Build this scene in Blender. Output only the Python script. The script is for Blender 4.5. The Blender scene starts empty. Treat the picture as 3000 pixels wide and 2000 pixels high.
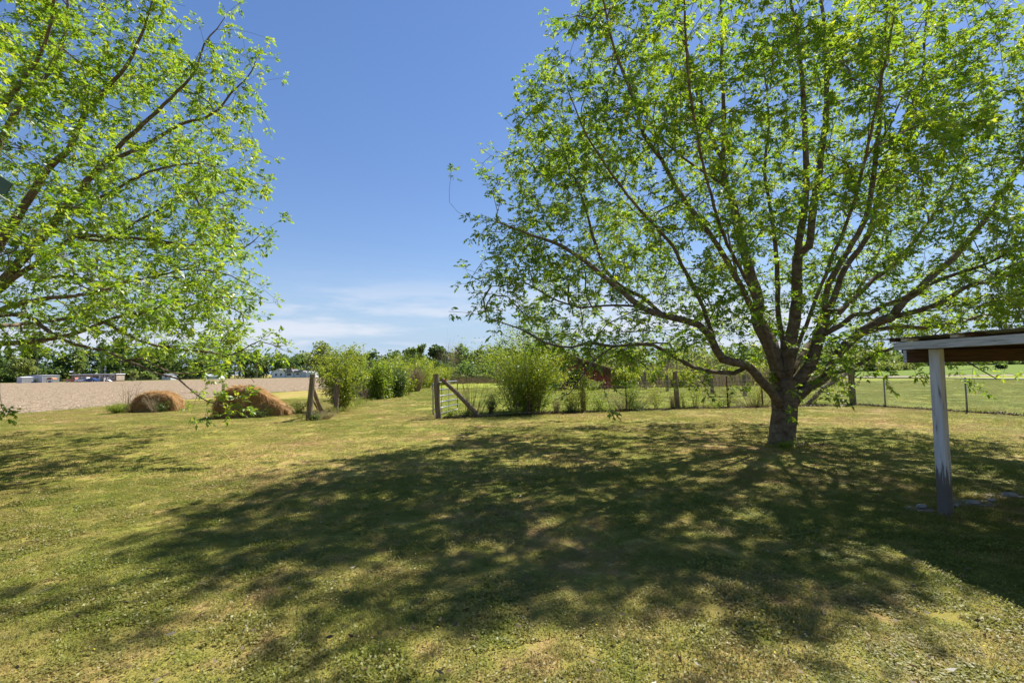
import bpy, math, random
import numpy as np
from mathutils import Vector, Matrix, noise as mn

# ------------------------------------------------------------------ camera, sky, sun, exposure
S = bpy.context.scene
COL = S.collection
R = math.radians
FPX = 1417.0                       # focal length in pixels of the 3000 px wide photograph
CAM_H = 1.75
cam_d = bpy.data.cameras.new('camera'); cam = bpy.data.objects.new('camera', cam_d); COL.objects.link(cam)
cam_d.sensor_width = 36.0; cam_d.lens = 36.0 * FPX / 3000.0
cam_d.clip_start = 0.05; cam_d.clip_end = 6000
CM = Matrix.Rotation(R(90 + 3.43), 4, 'X') @ Matrix.Rotation(R(-0.92), 4, 'Z')
cam.matrix_world = Matrix.Translation((0, 0, CAM_H)) @ CM
S.camera = cam

SUN_AZ = R(46.0); SUN_EL = R(52.5)                 # azimuth clockwise from +Y
sun_dir = Vector((math.sin(SUN_AZ) * math.cos(SUN_EL), math.cos(SUN_AZ) * math.cos(SUN_EL), math.sin(SUN_EL)))
W_ = bpy.data.worlds.new('World'); S.world = W_; W_.use_nodes = True
nt = W_.node_tree; nt.nodes.clear()
def N(tree, typ, **kw):
    n = tree.nodes.new(typ)
    for k, v in kw.items():
        if k.startswith('i_'):
            key = k[2:]
            key = int(key) if key.isdigit() else key.replace('_', ' ')
            n.inputs[key].default_value = v
        else:
            setattr(n, k, v)
    return n
def Lk(tree, a, b): tree.links.new(a, b)
sky = N(nt, 'ShaderNodeTexSky', sky_type='NISHITA', sun_disc=False, sun_elevation=SUN_EL, sun_rotation=SUN_AZ,
        altitude=0.0, air_density=1.0, dust_density=0.1, ozone_density=2.2)
tc = N(nt, 'ShaderNodeTexCoord')
sep = N(nt, 'ShaderNodeSeparateXYZ'); Lk(nt, tc.outputs['Generated'], sep.inputs[0])
zp = N(nt, 'ShaderNodeMath', operation='ADD', i_1=0.10); Lk(nt, sep.outputs['Z'], zp.inputs[0])
dx = N(nt, 'ShaderNodeMath', operation='DIVIDE'); Lk(nt, sep.outputs['X'], dx.inputs[0]); Lk(nt, zp.outputs[0], dx.inputs[1])
dy = N(nt, 'ShaderNodeMath', operation='DIVIDE'); Lk(nt, sep.outputs['Y'], dy.inputs[0]); Lk(nt, zp.outputs[0], dy.inputs[1])
cmb = N(nt, 'ShaderNodeCombineXYZ'); Lk(nt, dx.outputs[0], cmb.inputs[0]); Lk(nt, dy.outputs[0], cmb.inputs[1])
cn = N(nt, 'ShaderNodeTexNoise', i_Scale=0.62, i_Detail=9.0, i_Roughness=0.58, i_Distortion=0.35)
Lk(nt, cmb.outputs[0], cn.inputs['Vector'])
# coverage grows towards the horizon, the zenith stays clear
cov = N(nt, 'ShaderNodeMapRange', i_1=0.0, i_2=0.50, i_3=0.075, i_4=-0.17); Lk(nt, sep.outputs['Z'], cov.inputs[0])
cadd = N(nt, 'ShaderNodeMath', operation='ADD'); Lk(nt, cn.outputs['Fac'], cadd.inputs[0]); Lk(nt, cov.outputs[0], cadd.inputs[1])
crp = N(nt, 'ShaderNodeMapRange', i_1=0.60, i_2=0.74, i_3=0.0, i_4=0.75); Lk(nt, cadd.outputs[0], crp.inputs[0])
cmix = N(nt, 'ShaderNodeMix', data_type='RGBA'); cmix.inputs['B'].default_value = (3.1, 3.25, 3.7, 1)
Lk(nt, crp.outputs[0], cmix.inputs['Factor']); gm = N(nt, 'ShaderNodeGamma', i_Gamma=0.66); Lk(nt, sky.outputs[0], gm.inputs['Color']); hs = N(nt, 'ShaderNodeHueSaturation', i_Hue=0.515, i_Saturation=1.46, i_Value=0.98); Lk(nt, gm.outputs[0], hs.inputs['Color']); hzf = N(nt, 'ShaderNodeMapRange', interpolation_type='SMOOTHSTEP', i_1=0.0, i_2=0.26, i_3=0.88, i_4=0.0); Lk(nt, sep.outputs['Z'], hzf.inputs[0])
hzm = N(nt, 'ShaderNodeMix', data_type='RGBA'); hzm.inputs['B'].default_value = (1.65, 2.25, 3.15, 1)   # pale blue air low over the land, all the way round
Lk(nt, hzf.outputs[0], hzm.inputs['Factor']); Lk(nt, hs.outputs[0], hzm.inputs['A']); Lk(nt, hzm.outputs['Result'], cmix.inputs['A'])
# low cloud bank round the horizon
bmp = N(nt, 'ShaderNodeMapping'); bmp.inputs['Scale'].default_value = (2.3, 2.3, 15.0); bmp.inputs['Location'].default_value = (1.3, 0.2, 0.5)
Lk(nt, tc.outputs['Generated'], bmp.inputs[0])
bn = N(nt, 'ShaderNodeTexNoise', i_Scale=1.0, i_Detail=8.0, i_Roughness=0.55); Lk(nt, bmp.outputs[0], bn.inputs['Vector'])
def sstep(sock, a, b, lo, hi):
    m = N(nt, 'ShaderNodeMapRange', interpolation_type='SMOOTHSTEP', i_1=a, i_2=b, i_3=lo, i_4=hi); Lk(nt, sock, m.inputs[0]); return m.outputs[0]
def mul(a, b):
    m = N(nt, 'ShaderNodeMath', operation='MULTIPLY'); Lk(nt, a, m.inputs[0]); Lk(nt, b, m.inputs[1]); return m.outputs[0]
bank = mul(mul(sstep(bn.outputs['Fac'], 0.48, 0.62, 0.0, 0.70), sstep(sep.outputs['Z'], 0.015, 0.045, 0.0, 1.0)), sstep(sep.outputs['Z'], 0.08, 0.22, 1.0, 0.0))
cmix2 = N(nt, 'ShaderNodeMix', data_type='RGBA'); cmix2.inputs['B'].default_value = (3.3, 3.4, 3.75, 1)
Lk(nt, bank, cmix2.inputs['Factor']); Lk(nt, cmix.outputs['Result'], cmix2.inputs['A'])
bg = N(nt, 'ShaderNodeBackground', i_Strength=0.092); Lk(nt, cmix2.outputs['Result'], bg.inputs[0])
wo = N(nt, 'ShaderNodeOutputWorld'); Lk(nt, bg.outputs[0], wo.inputs[0])

sd = bpy.data.lights.new('sun', 'SUN'); sd.energy = 3.8; sd.angle = R(0.6); sd.color = (1.0, 0.945, 0.86)
so = bpy.data.objects.new('sun', sd); COL.objects.link(so); so.rotation_euler = sun_dir.to_track_quat('Z', 'Y').to_euler()
so.location = sun_dir * 60
vs = S.view_settings; vs.view_transform = 'Standard'; vs.look = 'None'; vs.exposure = 1.5; vs.gamma = 1.0
vs.use_curve_mapping = False
S.render.engine = 'CYCLES'
S.cycles.max_bounces = 7; S.cycles.diffuse_bounces = 4; S.cycles.transmission_bounces = 5; S.cycles.transparent_max_bounces = 8
S.cycles.use_denoising = True

# ------------------------------------------------------------------ helpers
def at(px, py, Y):
    """the point of the place that the photograph shows at (px, py), Y metres ahead of the camera"""
    d = CM.to_3x3() @ Vector(((px - 1500) / FPX, -(py - 1000) / FPX, -1.0))
    return Vector((0, 0, CAM_H)) + d * (Y / d.y)
def gnd(px, py):
    d = CM.to_3x3() @ Vector(((px - 1500) / FPX, -(py - 1000) / FPX, -1.0))
    p = Vector((0, 0, CAM_H)) + d * (-CAM_H / d.z)
    return p
def tag(o, label=None, cat=None, group=None, kind=None):
    if label: o['label'] = label
    if cat: o['category'] = cat
    if group: o['group'] = group
    if kind: o['kind'] = kind
    return o
def empty(name, loc=(0, 0, 0), rz=0):
    o = bpy.data.objects.new(name, None); COL.objects.link(o); o.location = loc; o.rotation_euler.z = rz
    o.empty_display_size = 0.2
    return o
def mesh_np(name, verts, faces, mat, parent=None, attrs=None, smooth=False, loc=None, link=True):
    verts = np.ascontiguousarray(verts, dtype=np.float32); faces = np.ascontiguousarray(faces, dtype=np.int32)
    me = bpy.data.meshes.new(name)
    k = faces.shape[1]
    me.vertices.add(len(verts)); me.vertices.foreach_set('co', verts.ravel())
    me.loops.add(faces.size); me.loops.foreach_set('vertex_index', faces.ravel())
    me.polygons.add(len(faces))
    me.polygons.foreach_set('loop_start', np.arange(0, faces.size, k, dtype=np.int32))
    me.polygons.foreach_set('loop_total', np.full(len(faces), k, dtype=np.int32))
    if smooth: me.polygons.foreach_set('use_smooth', np.ones(len(faces), dtype=bool))
    me.update(calc_edges=True)
    for an, av in (attrs or {}).items():
        a = me.attributes.new(an, 'FLOAT', 'POINT'); a.data.foreach_set('value', np.ascontiguousarray(av, dtype=np.float32))
    if mat: me.materials.append(mat)
    o = bpy.data.objects.new(name, me)
    if link: COL.objects.link(o)
    if parent: o.parent = parent
    if loc is not None: o.location = loc
    return o
class MB:
    """collects boxes, bars, tubes; build() links them as one mesh object"""
    def __init__(s): s.v = []; s.f = []
    def add(s, vs, fs):
        b = len(s.v); s.v += [tuple(v) for v in vs]; s.f += [tuple(b + i for i in f) for f in fs]; return s
    def box(s, x0, x1, y0, y1, z0, z1):
        return s.add([(x0,y0,z0),(x1,y0,z0),(x1,y1,z0),(x0,y1,z0),(x0,y0,z1),(x1,y0,z1),(x1,y1,z1),(x0,y1,z1)],
                     [(0,3,2,1),(4,5,6,7),(0,1,5,4),(1,2,6,5),(2,3,7,6),(3,0,4,7)])
    def bar(s, a, b, w, h, up=(0,0,1)):
        a = Vector(a); b = Vector(b); d = (b - a).normalized(); u = Vector(up)
        x = d.cross(u)
        if x.length < 1e-4: x = d.cross(Vector((1,0,0)))
        x.normalize(); z = x.cross(d)
        vs = [p + x*sx*w/2 + z*sz*h/2 for p in (a, b) for sx, sz in ((-1,-1),(1,-1),(1,1),(-1,1))]
        return s.add(vs, [(0,1,2,3),(7,6,5,4),(0,4,5,1),(1,5,6,2),(2,6,7,3),(3,7,4,0)])
    def tube(s, pts, rs, n=8, cap=True, jit=0.0, seed=0):
        pts = [Vector(p) for p in pts]; m = len(pts)
        if not hasattr(rs, '__len__'): rs = [rs]*m
        rd = random.Random(seed); rings = []; ref = None
        for i in range(m):
            d = (pts[min(i+1, m-1)] - pts[max(i-1, 0)]).normalized()
            if ref is None:
                ref = d.cross(Vector((0.31, 0.95, 0.05)))
                if ref.length < 1e-3: ref = d.cross(Vector((1, 0, 0)))
            x = (ref - d*ref.dot(d)).normalized(); ref = x; y = d.cross(x)
            rings.append([pts[i] + (x*math.cos(2*math.pi*k/n) + y*math.sin(2*math.pi*k/n))*rs[i]*(1 + jit*(rd.random()-.5)) for k in range(n)])
        vs = [p for r in rings for p in r]; fs = []
        for i in range(m-1):
            for k in range(n):
                k2 = (k+1) % n
                fs.append((i*n+k, i*n+k2, (i+1)*n+k2, (i+1)*n+k))
        if cap: fs.append(tuple(range(n-1, -1, -1))); fs.append(tuple((m-1)*n+k for k in range(n)))
        return s.add(vs, fs)
    def prism(s, prof, a, b):
        """profile of (x,z) points drawn out along y from a to b"""
        n = len(prof)
        vs = [(x, a, z) for x, z in prof] + [(x, b, z) for x, z in prof]
        fs = [tuple(range(n)), tuple(range(2*n-1, n-1, -1))] + [((i+1) % n, i, n+i, n+(i+1) % n) for i in range(n)]
        return s.add(vs, fs)
    def build(s, name, mat, parent=None, loc=None, smooth=False, bevel=0.0):
        me = bpy.data.meshes.new(name); me.from_pydata(s.v, [], s.f); me.update()
        if mat: me.materials.append(mat)
        if smooth:
            for p in me.polygons: p.use_smooth = True
        o = bpy.data.objects.new(name, me); COL.objects.link(o)
        if parent: o.parent = parent
        if loc is not None: o.location = loc
        if bevel:
            m = o.modifiers.new('bevel', 'BEVEL'); m.width = bevel; m.segments = 1; m.limit_method = 'ANGLE'
        return o

# ------------------------------------------------------------------ materials
def new_mat(name):
    m = bpy.data.materials.new(name); m.use_nodes = True; t = m.node_tree
    return m, t, t.nodes['Principled BSDF']
def ramp(t, fac, stops):
    r = N(t, 'ShaderNodeValToRGB'); e = r.color_ramp.elements
    while len(e) < len(stops): e.new(0.5)
    for el, (p, c) in zip(e, stops): el.position = p; el.color = (*c, 1)
    Lk(t, fac, r.inputs[0]); return r.outputs[0]
def surf(name, stops, scale=6.0, rough=0.8, bump=0.3, bscale=None, stretch=(1,1,1), detail=6.0, spec=0.25, metal=0.0, bdist=0.01, coord='Object'):
    m, t, b = new_mat(name)
    c = N(t, 'ShaderNodeTexCoord'); mp = N(t, 'ShaderNodeMapping'); mp.inputs['Scale'].default_value = stretch
    Lk(t, c.outputs[coord], mp.inputs[0])
    n1 = N(t, 'ShaderNodeTexNoise', i_Scale=scale, i_Detail=detail, i_Roughness=0.62); Lk(t, mp.outputs[0], n1.inputs['Vector'])
    Lk(t, ramp(t, n1.outputs['Fac'], stops), b.inputs['Base Color'])
    b.inputs['Roughness'].default_value = rough; b.inputs['Specular IOR Level'].default_value = spec; b.inputs['Metallic'].default_value = metal
    if bump:
        n2 = N(t, 'ShaderNodeTexNoise', i_Scale=bscale or scale*3, i_Detail=6.0); Lk(t, mp.outputs[0], n2.inputs['Vector'])
        bp = N(t, 'ShaderNodeBump', i_Strength=bump, i_Distance=bdist); Lk(t, n2.outputs['Fac'], bp.inputs['Height']); Lk(t, bp.outputs[0], b.inputs['Normal'])
    return m
def leaf_mat(name, stops, tstops, trans=0.5, gloss=0.06, rough=0.45):
    m, t, b = new_mat(name); t.nodes.remove(b)
    a = N(t, 'ShaderNodeAttribute', attribute_name='tint')
    d = N(t, 'ShaderNodeBsdfDiffuse'); Lk(t, ramp(t, a.outputs['Fac'], stops), d.inputs[0])
    tr = N(t, 'ShaderNodeBsdfTranslucent'); Lk(t, ramp(t, a.outputs['Fac'], tstops), tr.inputs[0])
    mx = N(t, 'ShaderNodeMixShader', i_0=trans); Lk(t, d.outputs[0], mx.inputs[1]); Lk(t, tr.outputs[0], mx.inputs[2])
    g = N(t, 'ShaderNodeBsdfGlossy', i_Roughness=rough); g.inputs[0].default_value = (0.9, 0.95, 0.9, 1)
    m2 = N(t, 'ShaderNodeMixShader', i_0=gloss); Lk(t, mx.outputs[0], m2.inputs[1]); Lk(t, g.outputs[0], m2.inputs[2])
    o = t.nodes['Material Output']; Lk(t, m2.outputs[0], o.inputs[0])
    return m
def lawn_color(t):
    """colour of the lawn: green, yellow green, straw and rusty patches that belong to the turf itself"""
    g = N(t, 'ShaderNodeNewGeometry')
    n1 = N(t, 'ShaderNodeTexNoise', i_Scale=0.30, i_Detail=6.0, i_Roughness=0.62); Lk(t, g.outputs['Position'], n1.inputs['Vector'])
    n2 = N(t, 'ShaderNodeTexNoise', i_Scale=2.6, i_Detail=5.0, i_Roughness=0.65); Lk(t, g.outputs['Position'], n2.inputs['Vector'])
    ad = N(t, 'ShaderNodeMath', operation='MULTIPLY_ADD', i_1=0.45); Lk(t, n2.outputs['Fac'], ad.inputs[0])
    ml = N(t, 'ShaderNodeMath', operation='MULTIPLY', i_1=0.55); Lk(t, n1.outputs['Fac'], ml.inputs[0]); Lk(t, ml.outputs[0], ad.inputs[2])
    return ad.outputs[0], g
LAWN = [(0.36, (0.148, 0.185, 0.030)), (0.45, (0.240, 0.238, 0.050)), (0.52, (0.330, 0.275, 0.085)), (0.59, (0.385, 0.262, 0.125)), (0.66, (0.310, 0.185, 0.098))]
M = {}
def ground_mat(name='lawn_soil', LAWN=LAWN):
    m, t, b = new_mat(name)
    f, g = lawn_color(t)
    n3 = N(t, 'ShaderNodeTexNoise', i_Scale=34.0, i_Detail=6.0, i_Roughness=0.7); Lk(t, g.outputs['Position'], n3.inputs['Vector'])
    base = ramp(t, f, LAWN)
    mx = N(t, 'ShaderNodeMix', data_type='RGBA', blend_type='MULTIPLY', i_Factor=0.75)
    Lk(t, base, mx.inputs['A']); Lk(t, ramp(t, n3.outputs['Fac'], [(0.3, (0.66, 0.64, 0.54)), (0.7, (1.12, 1.10, 1.0))]), mx.inputs['B'])
    Lk(t, mx.outputs['Result'], b.inputs['Base Color'])
    b.inputs['Roughness'].default_value = 0.95; b.inputs['Specular IOR Level'].default_value = 0.08
    bp = N(t, 'ShaderNodeBump', i_Strength=0.8, i_Distance=0.04); Lk(t, n3.outputs['Fac'], bp.inputs['Height']); Lk(t, bp.outputs[0], b.inputs['Normal'])
    return m
M['ground'] = ground_mat()
def blade_mat(name='grass_blade', LAWN=LAWN):
    m, t, b = new_mat(name); t.nodes.remove(b)
    f, g = lawn_color(t)
    a = N(t, 'ShaderNodeAttribute', attribute_name='tint')
    base = ramp(t, f, [(p, tuple(min(1, c*1.18) for c in col)) for p, col in LAWN])
    own = ramp(t, a.outputs['Fac'], [(0.0, (0.095, 0.150, 0.014)), (0.42, (0.215, 0.235, 0.026)), (0.62, (0.36, 0.28, 0.06)), (0.8, (0.50, 0.39, 0.18)), (0.93, (0.33, 0.15, 0.055)), (1.0, (0.62, 0.56, 0.40))])
    mx = N(t, 'ShaderNodeMix', data_type='RGBA', i_Factor=0.50); Lk(t, base, mx.inputs['A']); Lk(t, own, mx.inputs['B'])
    d = N(t, 'ShaderNodeBsdfDiffuse'); Lk(t, mx.outputs['Result'], d.inputs[0])
    tr = N(t, 'ShaderNodeBsdfTranslucent'); Lk(t, mx.outputs['Result'], tr.inputs[0])
    ms = N(t, 'ShaderNodeMixShader', i_0=0.52); Lk(t, d.outputs[0], ms.inputs[1]); Lk(t, tr.outputs[0], ms.inputs[2])
    gl = N(t, 'ShaderNodeBsdfGlossy', i_Roughness=0.5); m2 = N(t, 'ShaderNodeMixShader', i_0=0.03); Lk(t, ms.outputs[0], m2.inputs[1]); Lk(t, gl.outputs[0], m2.inputs[2])
    Lk(t, m2.outputs[0], t.nodes['Material Output'].inputs[0])
    return m
PAST = [(0.36, (0.145, 0.205, 0.022)), (0.48, (0.205, 0.250, 0.034)), (0.58, (0.275, 0.275, 0.052)), (0.68, (0.33, 0.275, 0.085))]
M['blade'] = blade_mat(); M['pasture_blade'] = blade_mat('pasture_blade', PAST)
M['pecan'] = leaf_mat('pecan_leaf', [(0.0, (0.058, 0.122, 0.012)), (0.5, (0.118, 0.198, 0.022)), (1.0, (0.210, 0.268, 0.034))],
                      [(0.0, (0.16, 0.34, 0.012)), (0.5, (0.34, 0.49, 0.018)), (1.0, (0.56, 0.61, 0.03))], 0.52, 0.04)
M['catkin'] = leaf_mat('catkin', [(0.0, (0.08, 0.10, 0.02)), (1.0, (0.14, 0.15, 0.03))], [(0.0, (0.14, 0.17, 0.02)), (1.0, (0.25, 0.26, 0.04))], 0.35, 0.03)
M['shrub'] = leaf_mat('shrub_leaf', [(0.0, (0.055, 0.105, 0.012)), (0.5, (0.135, 0.195, 0.018)), (1.0, (0.26, 0.28, 0.028))],
                      [(0.0, (0.12, 0.24, 0.015)), (0.5, (0.30, 0.40, 0.02)), (1.0, (0.5, 0.5, 0.04))], 0.45, 0.03)
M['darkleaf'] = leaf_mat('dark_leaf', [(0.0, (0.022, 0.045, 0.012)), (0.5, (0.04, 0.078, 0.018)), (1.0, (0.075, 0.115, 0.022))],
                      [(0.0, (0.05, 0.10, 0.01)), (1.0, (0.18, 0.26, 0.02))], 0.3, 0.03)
M['wood_far'] = leaf_mat('far_leaf', [(0.0, (0.035, 0.065, 0.024)), (0.3, (0.060, 0.105, 0.030)), (0.65, (0.11, 0.165, 0.040)), (1.0, (0.18, 0.20, 0.060))],
                      [(0.0, (0.08, 0.15, 0.03)), (0.6, (0.22, 0.32, 0.05)), (1.0, (0.36, 0.40, 0.09))], 0.40, 0.02)
M['dry'] = leaf_mat('dry_stalk', [(0.0, (0.12, 0.085, 0.05)), (0.5, (0.26, 0.19, 0.11)), (1.0, (0.42, 0.34, 0.22))],
                    [(0.0, (0.12, 0.08, 0.04)), (1.0, (0.4, 0.3, 0.16))], 0.2, 0.02)
M['hay'] = leaf_mat('hay_straw', [(0.0, (0.20, 0.11, 0.045)), (0.5, (0.46, 0.27, 0.105)), (1.0, (0.66, 0.44, 0.20))],
                    [(0.0, (0.10, 0.05, 0.02)), (1.0, (0.4, 0.22, 0.08))], 0.2, 0.02)
M['litter'] = leaf_mat('leaf_litter', [(0.0, (0.035, 0.022, 0.014)), (0.5, (0.105, 0.068, 0.042)), (1.0, (0.27, 0.20, 0.14))],
                    [(0.0, (0.05, 0.03, 0.015)), (1.0, (0.2, 0.13, 0.08))], 0.15, 0.03)
M['haybody'] = surf('hay_body', [(0.25, (0.13, 0.085, 0.043)), (0.5, (0.26, 0.17, 0.082)), (0.75, (0.42, 0.28, 0.13))], 5.0, 0.95, 1.0, 30, (1, 6, 1), bdist=0.05, spec=0.05)
def bark_mat():
    m, t, b = new_mat('bark')
    c = N(t, 'ShaderNodeTexCoord')
    n1 = N(t, 'ShaderNodeTexNoise', i_Scale=9.0, i_Detail=8.0, i_Roughness=0.7); Lk(t, c.outputs['Object'], n1.inputs['Vector'])
    w = N(t, 'ShaderNodeTexWave', wave_type='BANDS', bands_direction='Z', i_Scale=1.3, i_Distortion=7.0, i_Detail=5.0); w.inputs['Detail Scale'].default_value = 1.6
    Lk(t, c.outputs['Object'], w.inputs['Vector'])
    mp = N(t, 'ShaderNodeMapping'); mp.inputs['Scale'].default_value = (30, 30, 7); Lk(t, c.outputs['Object'], mp.inputs[0])
    n2 = N(t, 'ShaderNodeTexNoise', i_Scale=1.0, i_Detail=5.0); Lk(t, mp.outputs[0], n2.inputs['Vector'])
    col = ramp(t, n1.outputs['Fac'], [(0.28, (0.070, 0.049, 0.033)), (0.5, (0.150, 0.113, 0.078)), (0.72, (0.25, 0.20, 0.145))])
    mu = N(t, 'ShaderNodeMix', data_type='RGBA', blend_type='MULTIPLY', i_Factor=0.55); Lk(t, col, mu.inputs['A'])
    Lk(t, ramp(t, w.outputs['Fac'], [(0.0, (0.45, 0.43, 0.4)), (0.14, (1, 1, 1)), (1, (1, 1, 1))]), mu.inputs['B'])
    Lk(t, mu.outputs['Result'], b.inputs['Base Color']); b.inputs['Roughness'].default_value = 0.92; b.inputs['Specular IOR Level'].default_value = 0.12
    ad = N(t, 'ShaderNodeMath', operation='MULTIPLY_ADD', i_1=0.22); Lk(t, w.outputs['Fac'], ad.inputs[0]); Lk(t, n2.outputs['Fac'], ad.inputs[2])
    bp = N(t, 'ShaderNodeBump', i_Strength=0.9, i_Distance=0.02); Lk(t, ad.outputs[0], bp.inputs['Height']); Lk(t, bp.outputs[0], b.inputs['Normal'])
    return m
M['bark'] = bark_mat()
M['twig'] = surf('twig_bark', [(0.3, (0.075, 0.062, 0.046)), (0.7, (0.20, 0.17, 0.13))], 12, 0.9, 0.2, spec=0.15)
M['post'] = surf('weathered_post', [(0.25, (0.06, 0.046, 0.034)), (0.5, (0.165, 0.13, 0.10)), (0.75, (0.29, 0.25, 0.205))], 3.0, 0.9, 0.9, 9, (9, 9, 0.8), bdist=0.012, spec=0.1)
def peel_mat():
    m, t, b = new_mat('peeling_white_paint')
    c = N(t, 'ShaderNodeTexCoord'); mp = N(t, 'ShaderNodeMapping'); mp.inputs['Scale'].default_value = (16, 16, 1.4); Lk(t, c.outputs['Object'], mp.inputs[0])
    n1 = N(t, 'ShaderNodeTexNoise', i_Scale=1.5, i_Detail=7.0, i_Roughness=0.65); Lk(t, mp.outputs[0], n1.inputs['Vector'])
    sx = N(t, 'ShaderNodeSeparateXYZ'); Lk(t, c.outputs['Object'], sx.inputs[0])
    mr = N(t, 'ShaderNodeMapRange', i_1=0.30, i_2=0.62, i_3=-0.30, i_4=0.0); Lk(t, sx.outputs['Z'], mr.inputs[0])   # worn bare near the ground
    ad = N(t, 'ShaderNodeMath', operation='ADD'); Lk(t, n1.outputs['Fac'], ad.inputs[0]); Lk(t, mr.outputs[0], ad.inputs[1])
    Lk(t, ramp(t, ad.outputs[0], [(0.32, (0.13, 0.115, 0.10)), (0.39, (0.25, 0.235, 0.22)), (0.42, (0.46, 0.465, 0.48)), (0.58, (0.56, 0.565, 0.58)), (0.75, (0.62, 0.63, 0.65))]), b.inputs['Base Color'])
    b.inputs['Roughness'].default_value = 0.75; b.inputs['Specular IOR Level'].default_value = 0.2
    bp = N(t, 'ShaderNodeBump', i_Strength=0.6, i_Distance=0.006); Lk(t, ad.outputs[0], bp.inputs['Height']); Lk(t, bp.outputs[0], b.inputs['Normal'])
    return m
M['peel'] = peel_mat()
M['fascia'] = surf('white_board', [(0.33, (0.24, 0.225, 0.21)), (0.43, (0.44, 0.44, 0.45)), (0.55, (0.56, 0.565, 0.58)), (0.8, (0.62, 0.63, 0.65))], 4.0, 0.75, 0.5, 12, (12, 0.8, 12), bdist=0.005)
M['darkboard'] = surf('dark_board', [(0.3, (0.04, 0.024, 0.016)), (0.55, (0.095, 0.053, 0.034)), (0.8, (0.15, 0.09, 0.06))], 4.0, 0.85, 0.5, 14, (0.7, 10, 10), bdist=0.005)
M['tin'] = surf('roof_tin', [(0.3, (0.17, 0.18, 0.19)), (0.7, (0.36, 0.37, 0.38))], 3.0, 0.5, 0.1, metal=0.6)
M['galv'] = surf('galvanised_steel', [(0.3, (0.17, 0.185, 0.21)), (0.7, (0.27, 0.29, 0.33))], 9.0, 0.42, 0.05, metal=0.55, spec=0.5)
M['wire'] = surf('fence_wire', [(0.3, (0.13, 0.105, 0.085)), (0.7, (0.24, 0.21, 0.18))], 20, 0.7, 0.0, metal=0.3)
M['chain'] = surf('chain_wire', [(0.3, (0.26, 0.27, 0.27)), (0.7, (0.40, 0.41, 0.41))], 20, 0.6, 0.0, metal=0.4)
M['greypost'] = surf('grey_pipe', [(0.3, (0.15, 0.16, 0.165)), (0.7, (0.27, 0.28, 0.29))], 10, 0.55, 0.0, metal=0.4)
M['rust'] = surf('rusty_steel', [(0.3, (0.05, 0.022, 0.014)), (0.7, (0.16, 0.065, 0.035))], 14, 0.85, 0.2)
M['barnred'] = surf('barn_red', [(0.3, (0.15, 0.04, 0.03)), (0.55, (0.27, 0.07, 0.052)), (0.8, (0.36, 0.14, 0.105))], 2.0, 0.8, 0.3, 10, (8, 8, 0.8))
M['black'] = surf('painted_inside_shade', [(0.3, (0.012, 0.01, 0.009)), (0.7, (0.03, 0.026, 0.022))], 3.0, 0.9, 0)  # near-black colour standing in for the shade inside the barn
M['barnroof'] = surf('barn_roof', [(0.3, (0.13, 0.12, 0.115)), (0.7, (0.30, 0.28, 0.26))], 1.5, 0.6, 0.2, 4, metal=0.3)
M['brick'] = surf('red_brick', [(0.3, (0.30, 0.09, 0.04)), (0.7, (0.48, 0.17, 0.085))], 14, 0.9, 0.4)
M['soil'] = surf('ploughed_soil', [(0.36, (0.10, 0.074, 0.046)), (0.5, (0.235, 0.180, 0.118)), (0.64, (0.35, 0.28, 0.195))], 2.6, 0.95, 1.0, 5.0, (0.5, 0.9, 1), detail=14, bdist=0.2, spec=0.05)
M['clod'] = surf('soil_clod', [(0.35, (0.13, 0.098, 0.066)), (0.65, (0.36, 0.285, 0.205))], 3.0, 0.95, 0.4, spec=0.05)
M['dirt'] = surf('bare_dirt', [(0.3, (0.17, 0.135, 0.105)), (0.7, (0.34, 0.29, 0.245))], 5.0, 0.95, 0.8, 22, spec=0.05, bdist=0.03)
M['crop'] = surf('crop_field', [(0.3, (0.085, 0.135, 0.022)), (0.7, (0.155, 0.205, 0.04))], 0.35, 0.95, 1.0, 6.0, bdist=0.1, spec=0.05)
M['verge'] = surf('verge_grass', [(0.3, (0.09, 0.12, 0.02)), (0.7, (0.19, 0.19, 0.05))], 0.3, 0.95, 0.8, 6.0, bdist=0.1, spec=0.05)
M['white'] = surf('white_siding', [(0.3, (0.58, 0.60, 0.63)), (0.7, (0.74, 0.75, 0.77))], 0.9, 0.7, 0.1)
M['greyroof'] = surf('grey_shingle', [(0.3, (0.13, 0.13, 0.14)), (0.7, (0.24, 0.24, 0.26))], 1.2, 0.9, 0.3, 6)
M['metalwall'] = surf('shed_metal', [(0.3, (0.42, 0.44, 0.48)), (0.7, (0.58, 0.60, 0.64))], 0.6, 0.55, 0.1, metal=0.15)
M['tanwall'] = surf('tan_siding', [(0.3, (0.27, 0.22, 0.17)), (0.7, (0.38, 0.32, 0.25))], 0.8, 0.8, 0.1)
M['brown'] = surf('brown_trim', [(0.3, (0.11, 0.055, 0.035)), (0.7, (0.2, 0.10, 0.065))], 4, 0.8, 0.1)
M['glass'] = surf('dark_glass', [(0.3, (0.02, 0.025, 0.03)), (0.7, (0.05, 0.06, 0.07))], 2, 0.12, 0, spec=0.6)
M['carwhite'] = surf('white_car_paint', [(0.3, (0.72, 0.73, 0.75)), (0.7, (0.80, 0.80, 0.82))], 2, 0.25, 0, spec=0.5)
M['carblue'] = surf('blue_car_paint', [(0.3, (0.02, 0.05, 0.16)), (0.7, (0.03, 0.075, 0.22))], 2, 0.25, 0, spec=0.5)
M['carred'] = surf('faded_red_paint', [(0.3, (0.38, 0.10, 0.06)), (0.7, (0.50, 0.24, 0.17))], 2, 0.45, 0, spec=0.4)
M['tyre'] = surf('tyre_rubber', [(0.3, (0.018, 0.018, 0.018)), (0.7, (0.035, 0.035, 0.035))], 6, 0.9, 0)
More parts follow.
